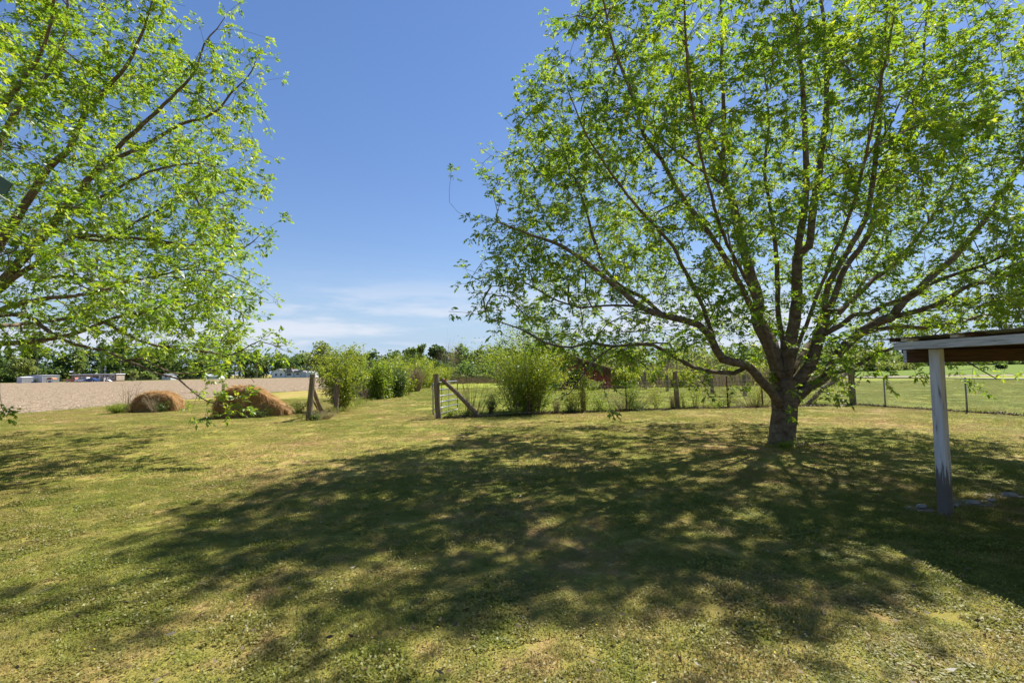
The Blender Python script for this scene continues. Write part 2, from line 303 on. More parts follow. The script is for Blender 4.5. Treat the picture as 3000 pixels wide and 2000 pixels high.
M['chrome'] = surf('wheel_cover', [(0.3, (0.5, 0.5, 0.5)), (0.7, (0.7, 0.7, 0.7))], 6, 0.3, 0, metal=0.7)
M['green'] = surf('green_panel', [(0.3, (0.045, 0.085, 0.062)), (0.7, (0.062, 0.112, 0.082))], 3, 0.6, 0.1)
M['palegreen'] = surf('pale_edge', [(0.3, (0.22, 0.28, 0.22)), (0.7, (0.32, 0.38, 0.30))], 3, 0.6, 0.1)
M['bluebin'] = surf('blue_plastic', [(0.3, (0.03, 0.11, 0.28)), (0.7, (0.05, 0.16, 0.36))], 3, 0.5, 0)
M['stripe'] = surf('faded_canvas', [(0.35, (0.42, 0.30, 0.10)), (0.5, (0.30, 0.10, 0.07)), (0.65, (0.12, 0.22, 0.16))], 1.2, 0.8, 0)
M['rock'] = surf('field_stone', [(0.3, (0.16, 0.15, 0.14)), (0.7, (0.38, 0.36, 0.34))], 6, 0.9, 0.5)
M['flower'] = surf('yellow_flower', [(0.3, (0.55, 0.42, 0.02)), (0.7, (0.7, 0.6, 0.04))], 8, 0.7, 0)

rng = np.random.default_rng(7)
def unit(a): return a / np.maximum(np.linalg.norm(a, axis=-1, keepdims=True), 1e-9)
def leaflets(base, d, length, width, tint, fold=0.25, droop=0.15, rg=rng):
    """one pointed leaf quad per row; returns verts, faces, tint"""
    n = len(base); d = unit(d)
    side = unit(np.cross(d, unit(rg.normal(size=(n, 3)) + np.array([0, 0, 1.6]))))
    up = np.cross(side, d)
    L = np.asarray(length).reshape(-1, 1) * np.ones((n, 1)); Wd = np.asarray(width).reshape(-1, 1) * np.ones((n, 1))
    mid = base + d * L * 0.45
    tip = base + d * L + np.array([0, 0, -1.0]) * L * droop
    r = mid + side * Wd * 0.5 - up * Wd * fold; l = mid - side * Wd * 0.5 - up * Wd * fold
    v = np.stack([base, r, tip, l], 1).reshape(-1, 3)
    f = np.arange(n * 4).reshape(-1, 4)
    return v, f, np.repeat(tint, 4)
def cat(parts):
    vs, fs, ts, b = [], [], [], 0
    for v, f, t in parts:
        vs.append(v); fs.append(f + b); ts.append(t); b += len(v)
    return np.concatenate(vs), np.concatenate(fs), np.concatenate(ts)
def frusta(a, b, ra, rb, n=4):
    d = unit(b - a)
    x = unit(np.cross(d, np.where(np.abs(d[:, 2:3]) < 0.9, np.array([[0, 0, 1.0]]), np.array([[1.0, 0, 0]])))); y = np.cross(d, x)
    m = len(a); ang = np.arange(n) * 2 * np.pi / n
    ring = x[:, None, :] * np.cos(ang)[None, :, None] + y[:, None, :] * np.sin(ang)[None, :, None]
    v = np.concatenate([a[:, None] + ring * ra[:, None, None], b[:, None] + ring * rb[:, None, None]], 1).reshape(-1, 3)
    k = np.arange(n); k2 = (k + 1) % n
    q = np.stack([k, k2, n + k2, n + k], 1)
    f = (q[None] + (np.arange(m) * 2 * n)[:, None, None]).reshape(-1, 4)
    return v, f

# ------------------------------------------------------------------ the setting
def sheet(name, pts, z, mat, label=None, cat_=None):
    m = MB(); m.add([(x, y, z) for x, y in pts], [tuple(range(len(pts)))])
    o = m.build(name, mat); o['kind'] = 'structure'
    return o
sheet('ground', [(-2500, -400), (2500, -400), (2500, 4000), (-2500, 4000)], 0.0, M['ground'])
sheet('ploughed_field', [(-330, -40), (-25.0, -40), (-24.6, 20), (-24.0, 34), (-23.0, 45), (-20.8, 54), (-17.5, 80), (-16, 120), (-16, 226), (-90, 224), (-160, 192), (-330, 184)], 0.012, M['soil'])
M['pasture'] = ground_mat('pasture_soil', PAST)
sheet('pasture', [(-2.7, 18.75), (2.96, 20.25), (7.2, 21.2), (14.95, 21.55), (17.9, 12.9), (19.5, 5), (420, 5), (420, 29), (60, 64), (24, 71), (12, 100), (-14, 100), (-10, 60)], 0.008, M['pasture'])
sheet('verge', [(-330, 184.4), (-160, 192.4), (-90, 224.4), (-16, 226.4), (-16, 275), (-330, 275)], 0.012, M['verge'])
sheet('dirt_track', [(24, 72.5), (60, 65), (420, 30), (420, 36), (60, 72), (26, 79)], 0.012, M['dirt'])
sheet('crop_field', [(30, 80), (60, 73), (420, 37), (900, 40), (900, 480), (120, 480)], 0.010, M['crop'])
def blob_sheet(name, cx, cy, rx, ry, z, mat, seed):
    rd = random.Random(seed); n = 18
    pts = []
    for i in range(n):
        a = 2*math.pi*i/n; k = 0.7 + 0.5*rd.random()
        pts.append((cx + math.cos(a)*rx*k, cy + math.sin(a)*ry*k))
    return sheet(name, pts, z, mat)
p = gnd(2840, 1475); blob_sheet('bare_ground', p.x, p.y, 0.42, 0.16, 0.010, M['dirt'], 1)
p = gnd(2690, 1492); blob_sheet('bare_ground', p.x, p.y, 0.16, 0.12, 0.010, M['dirt'], 2)
p = gnd(2960, 1452); blob_sheet('bare_ground', p.x, p.y, 0.35, 0.14, 0.010, M['dirt'], 3)

# clods on the ploughed field
n = 16000
cy = 21 + (rng.random(n) ** 1.7) * 70; edge = np.interp(cy, [20, 34, 45, 54, 80, 120], [-24.6, -24, -23, -20.8, -17.5, -16])
cx = edge - 0.1 - rng.random(n) * (8 + cy * 1.05)
s = 0.025 + 0.085 * rng.random(n) ** 2.5
oct_v = np.array([[1,0,0],[0,1,0],[-1,0,0],[0,-1,0],[0,0,0.8]])
v = np.stack([cx, cy, np.full(n, 0.012)], 1)[:, None] + oct_v[None] * (0.6 + 0.8*rng.random((n, 5, 1))) * s[:, None, None]
fq = np.array([[0,1,4],[1,2,4],[2,3,4],[3,0,4]])
mesh_np('soil_clods', v.reshape(-1, 3), (fq[None] + (np.arange(n)*5)[:, None, None]).reshape(-1, 3), M['clod'])
tag(bpy.data.objects['soil_clods'], 'pale crumbled soil clods scattered over the ploughed field', 'soil clods', kind='stuff')

# ------------------------------------------------------------------ big trees
def crown_targets(n, rg, cx, cy, zs, Rs, zlow, nscale=0.85, thr=0.0, out=0.40, front=0.65, avoid=None, lobe=(0.92, 0.34)):
    pts = []
    zmax = zs[-1]
    while len(pts) < n:
        k = 4000
        z = zs[0] + rg.random(k) * (zmax - zs[0]); a = rg.random(k) * 2*np.pi
        Rr = np.interp(z, zs, Rs); keep = rg.random(k) < (Rr / max(Rs)) ** 2
        z, a, Rr = z[keep], a[keep], Rr[keep]
        r = rg.random(len(z)) ** out
        for zi, ai, Ri, ri in zip(z, a, Rr, r):
            ca, sa = math.cos(ai), math.sin(ai)
            lob = mn.noise(Vector((ca*1.9 + cx, sa*1.9 + cy, zi*0.42)))
            rad = Ri * (lobe[0] + lobe[1]*lob) * ri
            x, y = ca*rad, sa*rad
            if y < 0: y *= front
            if avoid and avoid(cx + x, cy + y, zi): continue
            if zi < zlow(math.hypot(x, y), ai): continue
            if mn.noise(Vector((x*nscale + cx, y*nscale + cy, zi*nscale))) < thr - 0.03 + 0.16*(1-ri): continue
            if zi < 4.2 and math.hypot(x, y) < 3.6 and rg.random() < 0.62: continue
            pts.append((cx + x, cy + y, zi))
            if len(pts) >= n: break
    return np.array(pts)
def smooth_path(pts, step=0.22, rd=None, wob=0.0):
    pts = [Vector(p) for p in pts]; out = []
    for i in range(len(pts)-1):
        p0 = pts[max(i-1, 0)]; p1 = pts[i]; p2 = pts[i+1]; p3 = pts[min(i+2, len(pts)-1)]
        m = max(1, int((p2-p1).length/step))
        for k in range(m):
            t = k/m
            q = 0.5*((2*p1) + (p2-p0)*t + (2*p0-5*p1+4*p2-p3)*t*t + (3*p1-p0-3*p2+p3)*t**3)
            if wob and out: q = q + Vector((rd.uniform(-1,1), rd.uniform(-1,1), rd.uniform(-1,1)))*wob
            out.append(q)
    out.append(pts[-1]); return out
def pecan_tree(label, base, trunk_pts, trunk_r, limbs, targets, seed, tip_r=0.0036, leaf_scale=0.90, per_tip=5.6, brightness=0.0, zmin=1.7):
    """limbs: list of (points, r_start, r_end, parent point list index ignored); everything in world space"""
    rg = np.random.default_rng(seed); rd = random.Random(seed)
    root = empty('pecan_tree', base)
    off = Vector(base)
    MAXN = 90000
    P = np.zeros((MAXN, 3)); D = np.zeros((MAXN, 3)); Lp = np.zeros(MAXN); par = np.full(MAXN, -1); rmin = np.zeros(MAXN)
    cnt = 0
    # trunk
    tp = smooth_path(trunk_pts, 0.09)
    nT = len(tp)
    for i, q in enumerate(tp):
        P[cnt] = q; par[cnt] = cnt-1; D[cnt] = (0, 0, 1); Lp[cnt] = 0; cnt += 1
    mb = MB(); ns = 36
    rings = []
    zs0 = tp[0].z
    for i, q in enumerate(tp):
        h = q.z - zs0
        t = i/(nT-1); r0 = np.interp(t, np.linspace(0, 1, len(trunk_r)), trunk_r)
        ring = []
        for k in range(ns):
            a = 2*math.pi*k/ns
            fl = 0.75*math.exp(-max(h, 0)/0.17)*(0.45 + 0.75*max(0, math.sin(a*2.5+seed) )**2)
            bump = 0.16*mn.noise(Vector((math.cos(a)*2.2+seed, math.sin(a)*2.2, h*1.5))) + 0.06*mn.noise(Vector((math.cos(a)*7, math.sin(a)*7+seed, h*9)))
            ridge = 0.008*math.sin(h*34 + 2.2*mn.noise(Vector((math.cos(a)*2, math.sin(a)*2, h*2))))
            rr = r0*(1 + fl + bump + ridge)
            ring.append(q + Vector((math.cos(a)*rr, math.sin(a)*rr, 0)))
        rings.append(ring)
    vsx = [tuple(p - off) for r_ in rings for p in r_]; fsx = []
    for i in range(nT-1):
        for k in range(ns):
            k2 = (k+1) % ns; fsx.append((i*ns+k, i*ns+k2, (i+1)*ns+k2, (i+1)*ns+k))
    fsx.append(tuple((nT-1)*ns+k for k in range(ns)))
    mb.v, mb.f = vsx, fsx
    mb.build('trunk', M['bark'], root, smooth=True)
    # limbs
    for li, (pts, ra, rb) in enumerate(limbs):
        path = smooth_path(pts, 0.2, rd, 0.012)
        # attach to the nearest existing node
        d2 = ((P[:cnt] - np.array(path[0]))**2).sum(1); a0 = int(d2.argmin())
        prev = a0
        m = len(path); rs = []
        for i, q in enumerate(path):
            t = i/(m-1); r = ra*(1-t)**0.85*1.0 + rb*(1-(1-t)**0.85)
            r *= 0.80; rs.append(r*(1 + 0.09*mn.noise(q*2.0)))
            if i == 0: continue
            P[cnt] = q; par[cnt] = prev; D[cnt] = np.array((q - path[i-1]).normalized()); Lp[cnt] = Lp[prev] + (q - path[i-1]).length; rmin[cnt] = r
            prev = cnt; cnt += 1
        MB().tube([p - off for p in path], rs, 14 if ra > 0.09 else 9, jit=0.10, seed=li).build('limb', M['bark'], root, smooth=True)
    n_main = cnt
    # growth to the targets
    ext = []
    for pts, ra, rb in limbs:
        m = len(pts); L_ = sum((Vector(pts[i+1])-Vector(pts[i])).length for i in range(m-1))
        for _ in range(int(7*L_) if L_ > 1.5 else 6):
            u = (0.45 + 0.58*rg.random())*(m-1); i = min(int(u), m-2); q = Vector(pts[i]).lerp(Vector(pts[i+1]), u-i)
            ext.append(np.array(q) + rg.normal(size=3)*(0.30 if rg.random() < .7 else .6)*np.array([1, 1, .8]))
        ext.append(np.array(pts[-1]) + rg.normal(size=3)*.08)
    ext = np.array(ext); ext = ext[ext[:, 2] > zmin]
    T = np.concatenate([targets, ext])
    d0 = np.array([((P[nT:n_main] - t)**2).sum(1).min() for t in T])
    order = np.argsort(d0)
    tips = []
    for ti in order:
        t = T[ti]
        V = t - P[nT-4:cnt]; dd = np.sqrt((V*V).sum(1)) + 1e-6
        cs = (V*D[nT-4:cnt]).sum(1)/dd
        cost = dd*(1.75 - 0.75*cs) + 0.05*Lp[nT-4:cnt]
        j = int(cost.argmin()) + nT - 4
        dist = dd[j-(nT-4)]
        seg = max(1, int(dist/0.24)); p0 = P[j].copy(); ctrl = p0 + D[j]*dist*0.42 + rg.normal(size=3)*dist*0.07
        prev = j; pp = p0
        for k in range(1, seg+1):
            u = k/seg
            q = (1-u)**2*p0 + 2*u*(1-u)*ctrl + u*u*t
            if k < seg: q = q + rg.normal(size=3)*0.022
            P[cnt] = q; par[cnt] = prev; dv = q - pp; ln = np.linalg.norm(dv) + 1e-9
            dn = dv/ln; dn[2] += 0.10; D[cnt] = dn/np.linalg.norm(dn); Lp[cnt] = Lp[prev] + ln; pp = q
            prev = cnt; cnt += 1
            if cnt >= MAXN-5: break
        tips.append(prev)
    # radii
    w = np.zeros(cnt); child = np.zeros(cnt, dtype=int); ex = 2.05
    for i in range(cnt-1, 0, -1):
        if child[i] == 0: w[i] = tip_r**ex
        w[par[i]] += w[i]; child[par[i]] += 1
    r = w**(1/ex)
    idx = np.arange(n_main, cnt); pa = par[idx]
    rb_ = r[idx]; ra_ = np.minimum(np.where(pa < n_main, r[idx]*1.15, r[pa]), rb_*1.35)
    offn = np.array(off)
    parts = []
    for lo, hi, ns_ in ((0, 0.006, 3), (0.006, 0.014, 4), (0.014, 1, 7)):
        mk = (rb_ >= lo) & (rb_ < hi)
        if mk.any():
            v, f = frusta(P[pa[mk]] - offn, P[idx[mk]] - offn, ra_[mk], rb_[mk], ns_); parts.append((v, f, np.zeros(len(v))))
    v, f, t_ = cat(parts)
    br = mesh_np('branches', v, f, M['twig'], root, smooth=True); br['kind'] = 'stuff'
    # leaves: pinnate, drooping, at the twig ends and along the last bit of twig
    tips = np.array(tips)
    leafy = child[tips] <= 1
    tp_ = P[tips]; td = D[tips]
    k = np.maximum(1, rg.poisson(per_tip, len(tips)) - (~leafy)*2)
    src = np.repeat(np.arange(len(tips)), k); nl = len(src)
    back = rg.random(nl)**2 * 0.13
    o0 = tp_[src] - td[src]*back[:, None]
    ld = unit(td[src]*0.55 + rg.normal(size=(nl, 3))*0.70 + np.array([0, 0, 0.26]))
    ll = leaf_scale*(0.10 + 0.12*rg.random(nl))
    tl = np.clip(0.48 + brightness + 0.20*rg.normal(size=nl) + 0.25*(rg.random(len(tips))[src]-.5), 0, 1)
    parts = []
    for (u, sd_) in [(0.42,1),(0.42,-1),(0.70,1),(0.70,-1),(0.95,1),(0.95,-1),(1.0,0)]:
        b_ = o0 + ld*(ll*u)[:, None] + np.array([0, 0, -1.0])*((ll*u)**2*1.2)[:, None]
        sv = unit(np.cross(ld, np.array([0, 0, 1.0])) + 1e-4)
        dr = ld*(0.75 if sd_ else 1.0) + sv*0.85*sd_ + np.array([0, 0, -0.16 - 0.22*u]) + rg.normal(size=(nl, 3))*0.22
        lenf = leaf_scale*(0.064 + 0.040*rg.random(nl))*(0.7 + 0.45*u)
        parts.append(leaflets(b_, dr, lenf, lenf*0.46, np.clip(tl + 0.08*rg.normal(size=nl), 0, 1), 0.2, 0.16, rg))
    v, f, t_ = cat(parts)
    cr = mesh_np('crown', v - offn, f, M['pecan'], root, {'tint': t_}); cr['kind'] = 'stuff'
    # catkins hanging in tufts
    ck = np.repeat(np.where(rg.random(len(tips)) < 0.30)[0], 4); nc = len(ck)
    o1 = tp_[ck] - td[ck]*(rg.random(nc)*0.10)[:, None] + rg.normal(size=(nc, 3))*0.02
    dv = unit(rg.normal(size=(nc, 3))*0.16 + np.array([0, 0, -1.0]))
    v, f, t_ = leaflets(o1, dv, 0.07 + 0.06*rg.random(nc), 0.009, rg.random(nc), 0.3, 0.0, rg)
    ct = mesh_np('catkins', v - offn, f, M['catkin'], root, {'tint': t_}); ct['kind'] = 'stuff'
    tag(root, label, 'tree')
    return root

# right pecan: limbs as they fork in the photograph, each given its own depth
TY = 10.9
def limb(pts, y0, y1, r0, r1, bow=0.0):
    m = len(pts); out = []
    cum = [0]
    for a, b in zip(pts, pts[1:]): cum.append(cum[-1] + math.hypot(a[0]-b[0], a[1]-b[1]))
    for (px, py), c in zip(pts, cum):
        t = c/cum[-1]
        out.append(at(px, py, y0 + (y1-y0)*t + bow*math.sin(math.pi*t)))
    return (out, r0, r1)
b0 = gnd(2290, 1300); TY = b0.y
RT = [Vector((b0.x, TY, -0.12)), at(2291, 1270, TY), at(2298, 1210, TY), at(2299, 1160, TY), at(2296, 1112, TY)]
RL = [
 limb([(2290,1140),(2272,1060),(2250,1007),(2218,935),(2221,882),(2193,783),(2150,604),(2127,540),(2118,469)], TY, TY+0.5, 0.20, 0.075),
 limb([(2118,469),(2077,384),(2032,223),(1987,58),(1960,-60),(1940,-180)], TY+0.5, TY+1.4, 0.072, 0.016),
 limb([(2118,469),(2121,312),(2112,187),(2117,90),(2105,-80),(2090,-230)], TY+0.5, TY-0.3, 0.066, 0.014),
 limb([(2300,1140),(2312,1034),(2328,940),(2336,852),(2334,800),(2336,749)], TY, TY-0.2, 0.175, 0.13),
 limb([(2336,749),(2361,583),(2363,535),(2354,312),(2336,111),(2319,9),(2300,-180)], TY-0.2, TY-0.9, 0.10, 0.016),
 limb([(2336,749),(2369,720),(2386,583),(2395,535),(2421,312),(2417,89),(2400,-60),(2420,-260)], TY-0.2, TY+1.0, 0.105, 0.016),
 limb([(2290,1100),(2293,1005),(2280,916),(2277,826),(2274,749),(2262,640),(2240,500),(2252,350),(2235,180)], TY+0.12, TY+2.4, 0.085, 0.015),
 limb([(2312,1150),(2345,1110),(2368,1074),(2389,1020),(2403,967),(2412,945),(2420,915)], TY, TY-0.3, 0.175, 0.125),
 limb([(2420,915),(2415,893),(2428,826),(2450,788),(2514,686),(2539,637),(2556,541),(2564,469),(2580,320),(2582,178),(2600,20),(2605,-150)], TY-0.3, TY-1.6, 0.085, 0.014),
 limb([(2422,915),(2440,880),(2455,839),(2473,788),(2542,690),(2577,562),(2631,402),(2703,223),(2707,100),(2740,-40)], TY-0.3, TY+0.8, 0.085, 0.014),
 limb([(2420,915),(2456,911),(2507,872),(2558,819),(2596,793),(2635,755),(2690,690),(2760,590),(2820,480),(2900,330)], TY-0.3, TY+2.2, 0.07, 0.013),
 limb([(2404,985),(2466,951),(2502,921),(2545,918),(2584,898),(2635,880),(2720,835),(2800,800),(2900,770),(3010,700)], TY-0.25, TY-2.6, 0.075, 0.013),
 limb([(2316,1190),(2340,1160),(2368,1135),(2419,1103),(2440,1066),(2462,1028),(2520,975),(2571,944),(2614,928)], TY-0.1, TY-0.5, 0.14, 0.12),
 limb([(2614,928),(2648,880),(2689,852),(2726,811),(2784,765),(2867,666),(2930,580),(2990,480),(3060,330),(3100,150)], TY-0.5, TY+0.6, 0.105, 0.018),
 limb([(2614,928),(2690,910),(2763,885),(2821,844),(2908,819),(3000,790),(3120,740),(3260,690)], TY-0.5, TY-1.4, 0.08, 0.014),
 limb([(2545,972),(2600,962),(2639,956),(2722,960),(2800,945),(2888,923),(3000,910),(3140,880)], TY-0.5, TY+1.2, 0.062, 0.012),
 limb([(2375,1075),(2427,1097),(2475,1085),(2528,1063),(2569,1037),(2620,1018),(2700,1010),(2780,1030),(2860,1075),(2920,1110)], TY-0.2, TY-2.2, 0.055, 0.010),
 limb([(2290,1190),(2262,1150),(2229,1114),(2194,1071),(2148,1060),(2118,1050),(2098,1024),(2077,980),(2046,950),(1947,925),(1880,900),(1797,832),(1715,765),(1652,724),(1560,690),(1450,650)], TY-0.1, TY-1.2, 0.13, 0.014, -0.8),
 limb([(2190,1070),(2150,1092),(2085,1088),(2029,1075),(1998,1058),(1957,1034),(1920,1012),(1868,1006),(1799,1014),(1727,1002),(1676,1016),(1600,1006),(1520,960),(1440,935)], TY-0.2, TY-2.8, 0.065, 0.010),
 limb([(1799,1014),(1740,1055),(1710,1093),(1669,1149),(1625,1172)], TY-2.0, TY-2.5, 0.022, 0.006),
 limb([(2216,928),(2150,800),(2090,700),(2005,585),(1938,469),(1885,393),(1849,268),(1800,150),(1770,20),(1730,-110)], TY+0.25, TY-2.0, 0.085, 0.014),
 limb([(2130,555),(2080,515),(2014,473),(1970,437),(1900,380),(1800,310),(1700,260)], TY+0.4, TY+2.6, 0.045, 0.010),
 limb([(1947,925),(1880,870),(1839,850),(1780,800),(1740,700),(1700,560),(1640,430),(1570,330)], TY-0.9, TY+0.6, 0.055, 0.010),
 limb([(2098,1024),(2060,900),(2010,800),(1970,720),(1880,620),(1800,520),(1720,400),(1660,250)], TY-0.4, TY-3.0, 0.060, 0.010),
 limb([(1880,900),(1800,893),(1700,900),(1610,870),(1540,830),(1440,838),(1370,800)], TY-1.0, TY+0.5, 0.032, 0.008),
 # limbs that reach towards and away from the viewer
 limb([(2285,1110),(2250,1000),(2200,850),(2120,690),(2060,480),(2020,250),(2000,-50)], TY-0.2, TY-4.6, 0.055, 0.014),
 limb([(2310,1100),(2350,980),(2420,800),(2500,600),(2560,350),(2620,50)], TY-0.2, TY-4.4, 0.055, 0.014),
 limb([(2290,1090),(2270,1000),(2230,930),(2170,840),(2140,720),(2120,600)], TY+0.3, TY+5.0, 0.09, 0.012),
 limb([(2320,1090),(2370,1010),(2450,930),(2520,840),(2580,720),(2600,600)], TY+0.3, TY+5.0, 0.09, 0.012),
]
rgt = np.random.default_rng(21)
RTG = crown_targets(6000, rgt, b0.x, TY, [1.1, 2.0, 3.2, 4.6, 6.2, 7.8, 9.2, 10.4, 11.4, 12.2],
                    [4.2, 6.8, 7.7, 7.75, 7.4, 6.9, 6.3, 4.6, 2.7, 0.8],
                    lambda r, a: 1.25 + 0.95*min(1, max(0, (r-2.3)/2.4)) + 0.5*max(0, (r-6.4)),
                    front=0.50, avoid=lambda x, y, z: x > 3.9 and y < 7.4 and z < 3.6)
ex = [at(x, y, TY + d) for x, y, d in ((1700,1110,-2.2),(1740,1075,-2.1),(1660,1160,-2.4),(1620,1178,-2.5),(1690,1090,-2.2),(1800,1120,-2),(1770,1140,-2),(1850,1085,-1.8),(1880,1060,-1.8),(1790,1200,-2.3),(1640,1120,-2.3),(1950,1130,-1),(2000,1110,-1.2),(2080,1165,-1.5),(2110,1170,-1.4),(2150,1130,-1.2),(2060,1120,-1.2),(2440,1160,-1.5),(2470,1170,-1.6),(2420,1150,-1.4),(2500,1140,-1.6),(2330,1140,-1.0),(2320,1215,-.9),(2530,1100,-1.6),(2570,1080,-1.7),
     (2850,1080,1),(2870,1140,1),(2890,1150,.8),(2830,1120,.8),(2940,1090,1),(2980,1100,1),(2800,1085,1))]
RTG = np.concatenate([RTG, np.array([tuple(q) for q in ex])])
pecan_tree('wide spreading pecan tree with a thick low forking trunk behind the white shed post', (b0.x, TY, 0), RT, [0.27, 0.255, 0.245, 0.262, 0.25], RL, RTG, 5)

# left pecan, its trunk just outside the picture
LY = 11.2
def LX(px, py, y): return at(px, py, y)
lb = at(-150, 1300, LY); lbase = (lb.x, LY, 0)
LT = [Vector((lb.x, LY, -0.12)), Vector((lb.x+0.03, LY, 0.5)), Vector((lb.x+0.02, LY, 1.0)), Vector((lb.x, LY, 1.6)), Vector((lb.x+0.02, LY, 2.1))]
LLm = [
 limb([(-140,1010),(-100,880),(-30,760),(71,607),(134,504),(205,428),(250,335),(312,259),(370,196),(402,129),(433,53),(455,-20)], LY, LY-1.0, 0.15, 0.014),
 limb([(-140,1000),(-60,890),(38,790),(110,710),(178,625),(250,535),(303,477)], LY, LY+0.3, 0.14, 0.085),
 limb([(303,477),(379,401),(460,326),(535,254),(576,200),(598,129),(634,85),(660,50)], LY+0.3, LY-0.5, 0.07, 0.010),
 limb([(303,477),(339,464),(437,419),(527,366),(603,344),(643,317),(678,272),(728,223),(755,170)], LY+0.3, LY+1.3, 0.065, 0.010),
 limb([(-150,990),(-120,800),(-60,560),(0,421),(58,312),(134,223),(165,178),(196,67),(200,-80)], LY+0.1, LY+0.5, 0.14, 0.018),
 limb([(-160,990),(-150,700),(-90,430),(0,321),(45,263),(107,178),(150,60),(170,-90)], LY-0.1, LY-2.4, 0.12, 0.018),
 limb([(-130,1010),(-50,900),(40,815),(137,753),(178,724),(216,691),(332,695),(448,703),(556,718),(655,718),(713,726),(760,690)], LY, LY+0.6, 0.10, 0.010),
 limb([(216,691),(307,707),(357,678),(415,641),(464,616),(540,570),(620,560),(700,560)], LY+0.2, LY+2.2, 0.05, 0.009),
 limb([(-130,1040),(-40,1012),(46,1004),(145,993),(216,977),(265,960),(340,930),(456,910),(539,902),(640,870),(760,880)], LY, LY+1.4, 0.085, 0.010),
 limb([(-130,1020),(-20,930),(79,927),(137,968),(220,1008),(299,1026),(373,1055),(456,1093),(520,1110),(578,1156),(609,1175),(641,1182),(677,1199),(709,1216)], LY-0.1, LY-1.6, 0.07, 0.007),
 limb([(145,940),(232,931),(315,948),(373,981),(435,1006),(518,1022),(593,1028),(680,1040),(760,1000),(830,1025)], LY, LY+0.2, 0.055, 0.009),
 limb([(373,1055),(420,1050),(480,1085),(560,1095),(640,1080),(720,1090),(745,1120)], LY-1.0, LY-0.2, 0.025, 0.007),
 limb([(178,625),(240,600),(330,560),(400,520),(480,490),(580,480),(640,490)], LY+0.2, LY-2.2, 0.05, 0.009),
 limb([(100,815),(200,810),(320,830),(430,815),(540,790),(650,800),(740,840)], LY+0.2, LY-1.6, 0.045, 0.009),
 limb([(-160,1000),(-260,860),(-400,700),(-520,480),(-600,250)], LY, LY+0.4, 0.13, 0.016),
 limb([(-160,1030),(-300,960),(-480,900),(-650,820)], LY, LY-0.6, 0.10, 0.014),
 limb([(-150,980),(-150,850),(-130,650),(-100,420),(-60,150)], LY, LY-4.4, 0.11, 0.014),
 limb([(-150,980),(-100,880),(-20,760),(60,640),(110,500)], LY, LY+5.0, 0.11, 0.014),
 limb([(-150,990),(-60,930),(100,880),(260,860),(380,820)], LY, LY-4.0, 0.09, 0.012),
 limb([(-150,990),(-80,960),(60,950),(200,930),(330,900)], LY, LY+5.2, 0.09, 0.012),
]
rgl = np.random.default_rng(33)
LTG = crown_targets(4800, rgl, lb.x, LY, [1.3, 2.2, 3.4, 4.8, 6.4, 8.0, 9.4, 10.8, 11.9, 12.9],
                    [6.4, 7.4, 7.6, 7.2, 6.8, 6.7, 6.1, 5.0, 3.5, 1.2],
                    lambda r, a: 1.55 if (abs((a + math.pi) % (2*math.pi) - math.pi) < 0.35 and r > 5.6) else 2.35, front=0.72, lobe=(0.90, 0.30))
# a few sprigs that hang low in front of the hay
ex = [at(x, y, LY + d) for x, y, d in ((15,1205,-1.5),(20,1225,-1.3),(5,1195,-1.4),(30,1215,-1.5),(585,1150,-1.2),(640,1160,-1.3),(700,1170,-1.5),(720,1190,-1.5),(690,1200,-1.6),(735,1150,-1.4),(660,1215,-1.6),(600,1225,-1.5),(560,1210,-1.5))]
LTG = np.concatenate([LTG, np.array([tuple(q) for q in ex])])
pecan_tree('pecan tree reaching in from the left edge over the ploughed field', lbase, LT, [0.36, 0.33, 0.32, 0.31, 0.27], LLm, LTG, 9, brightness=0.0, leaf_scale=0.97, zmin=2.05)
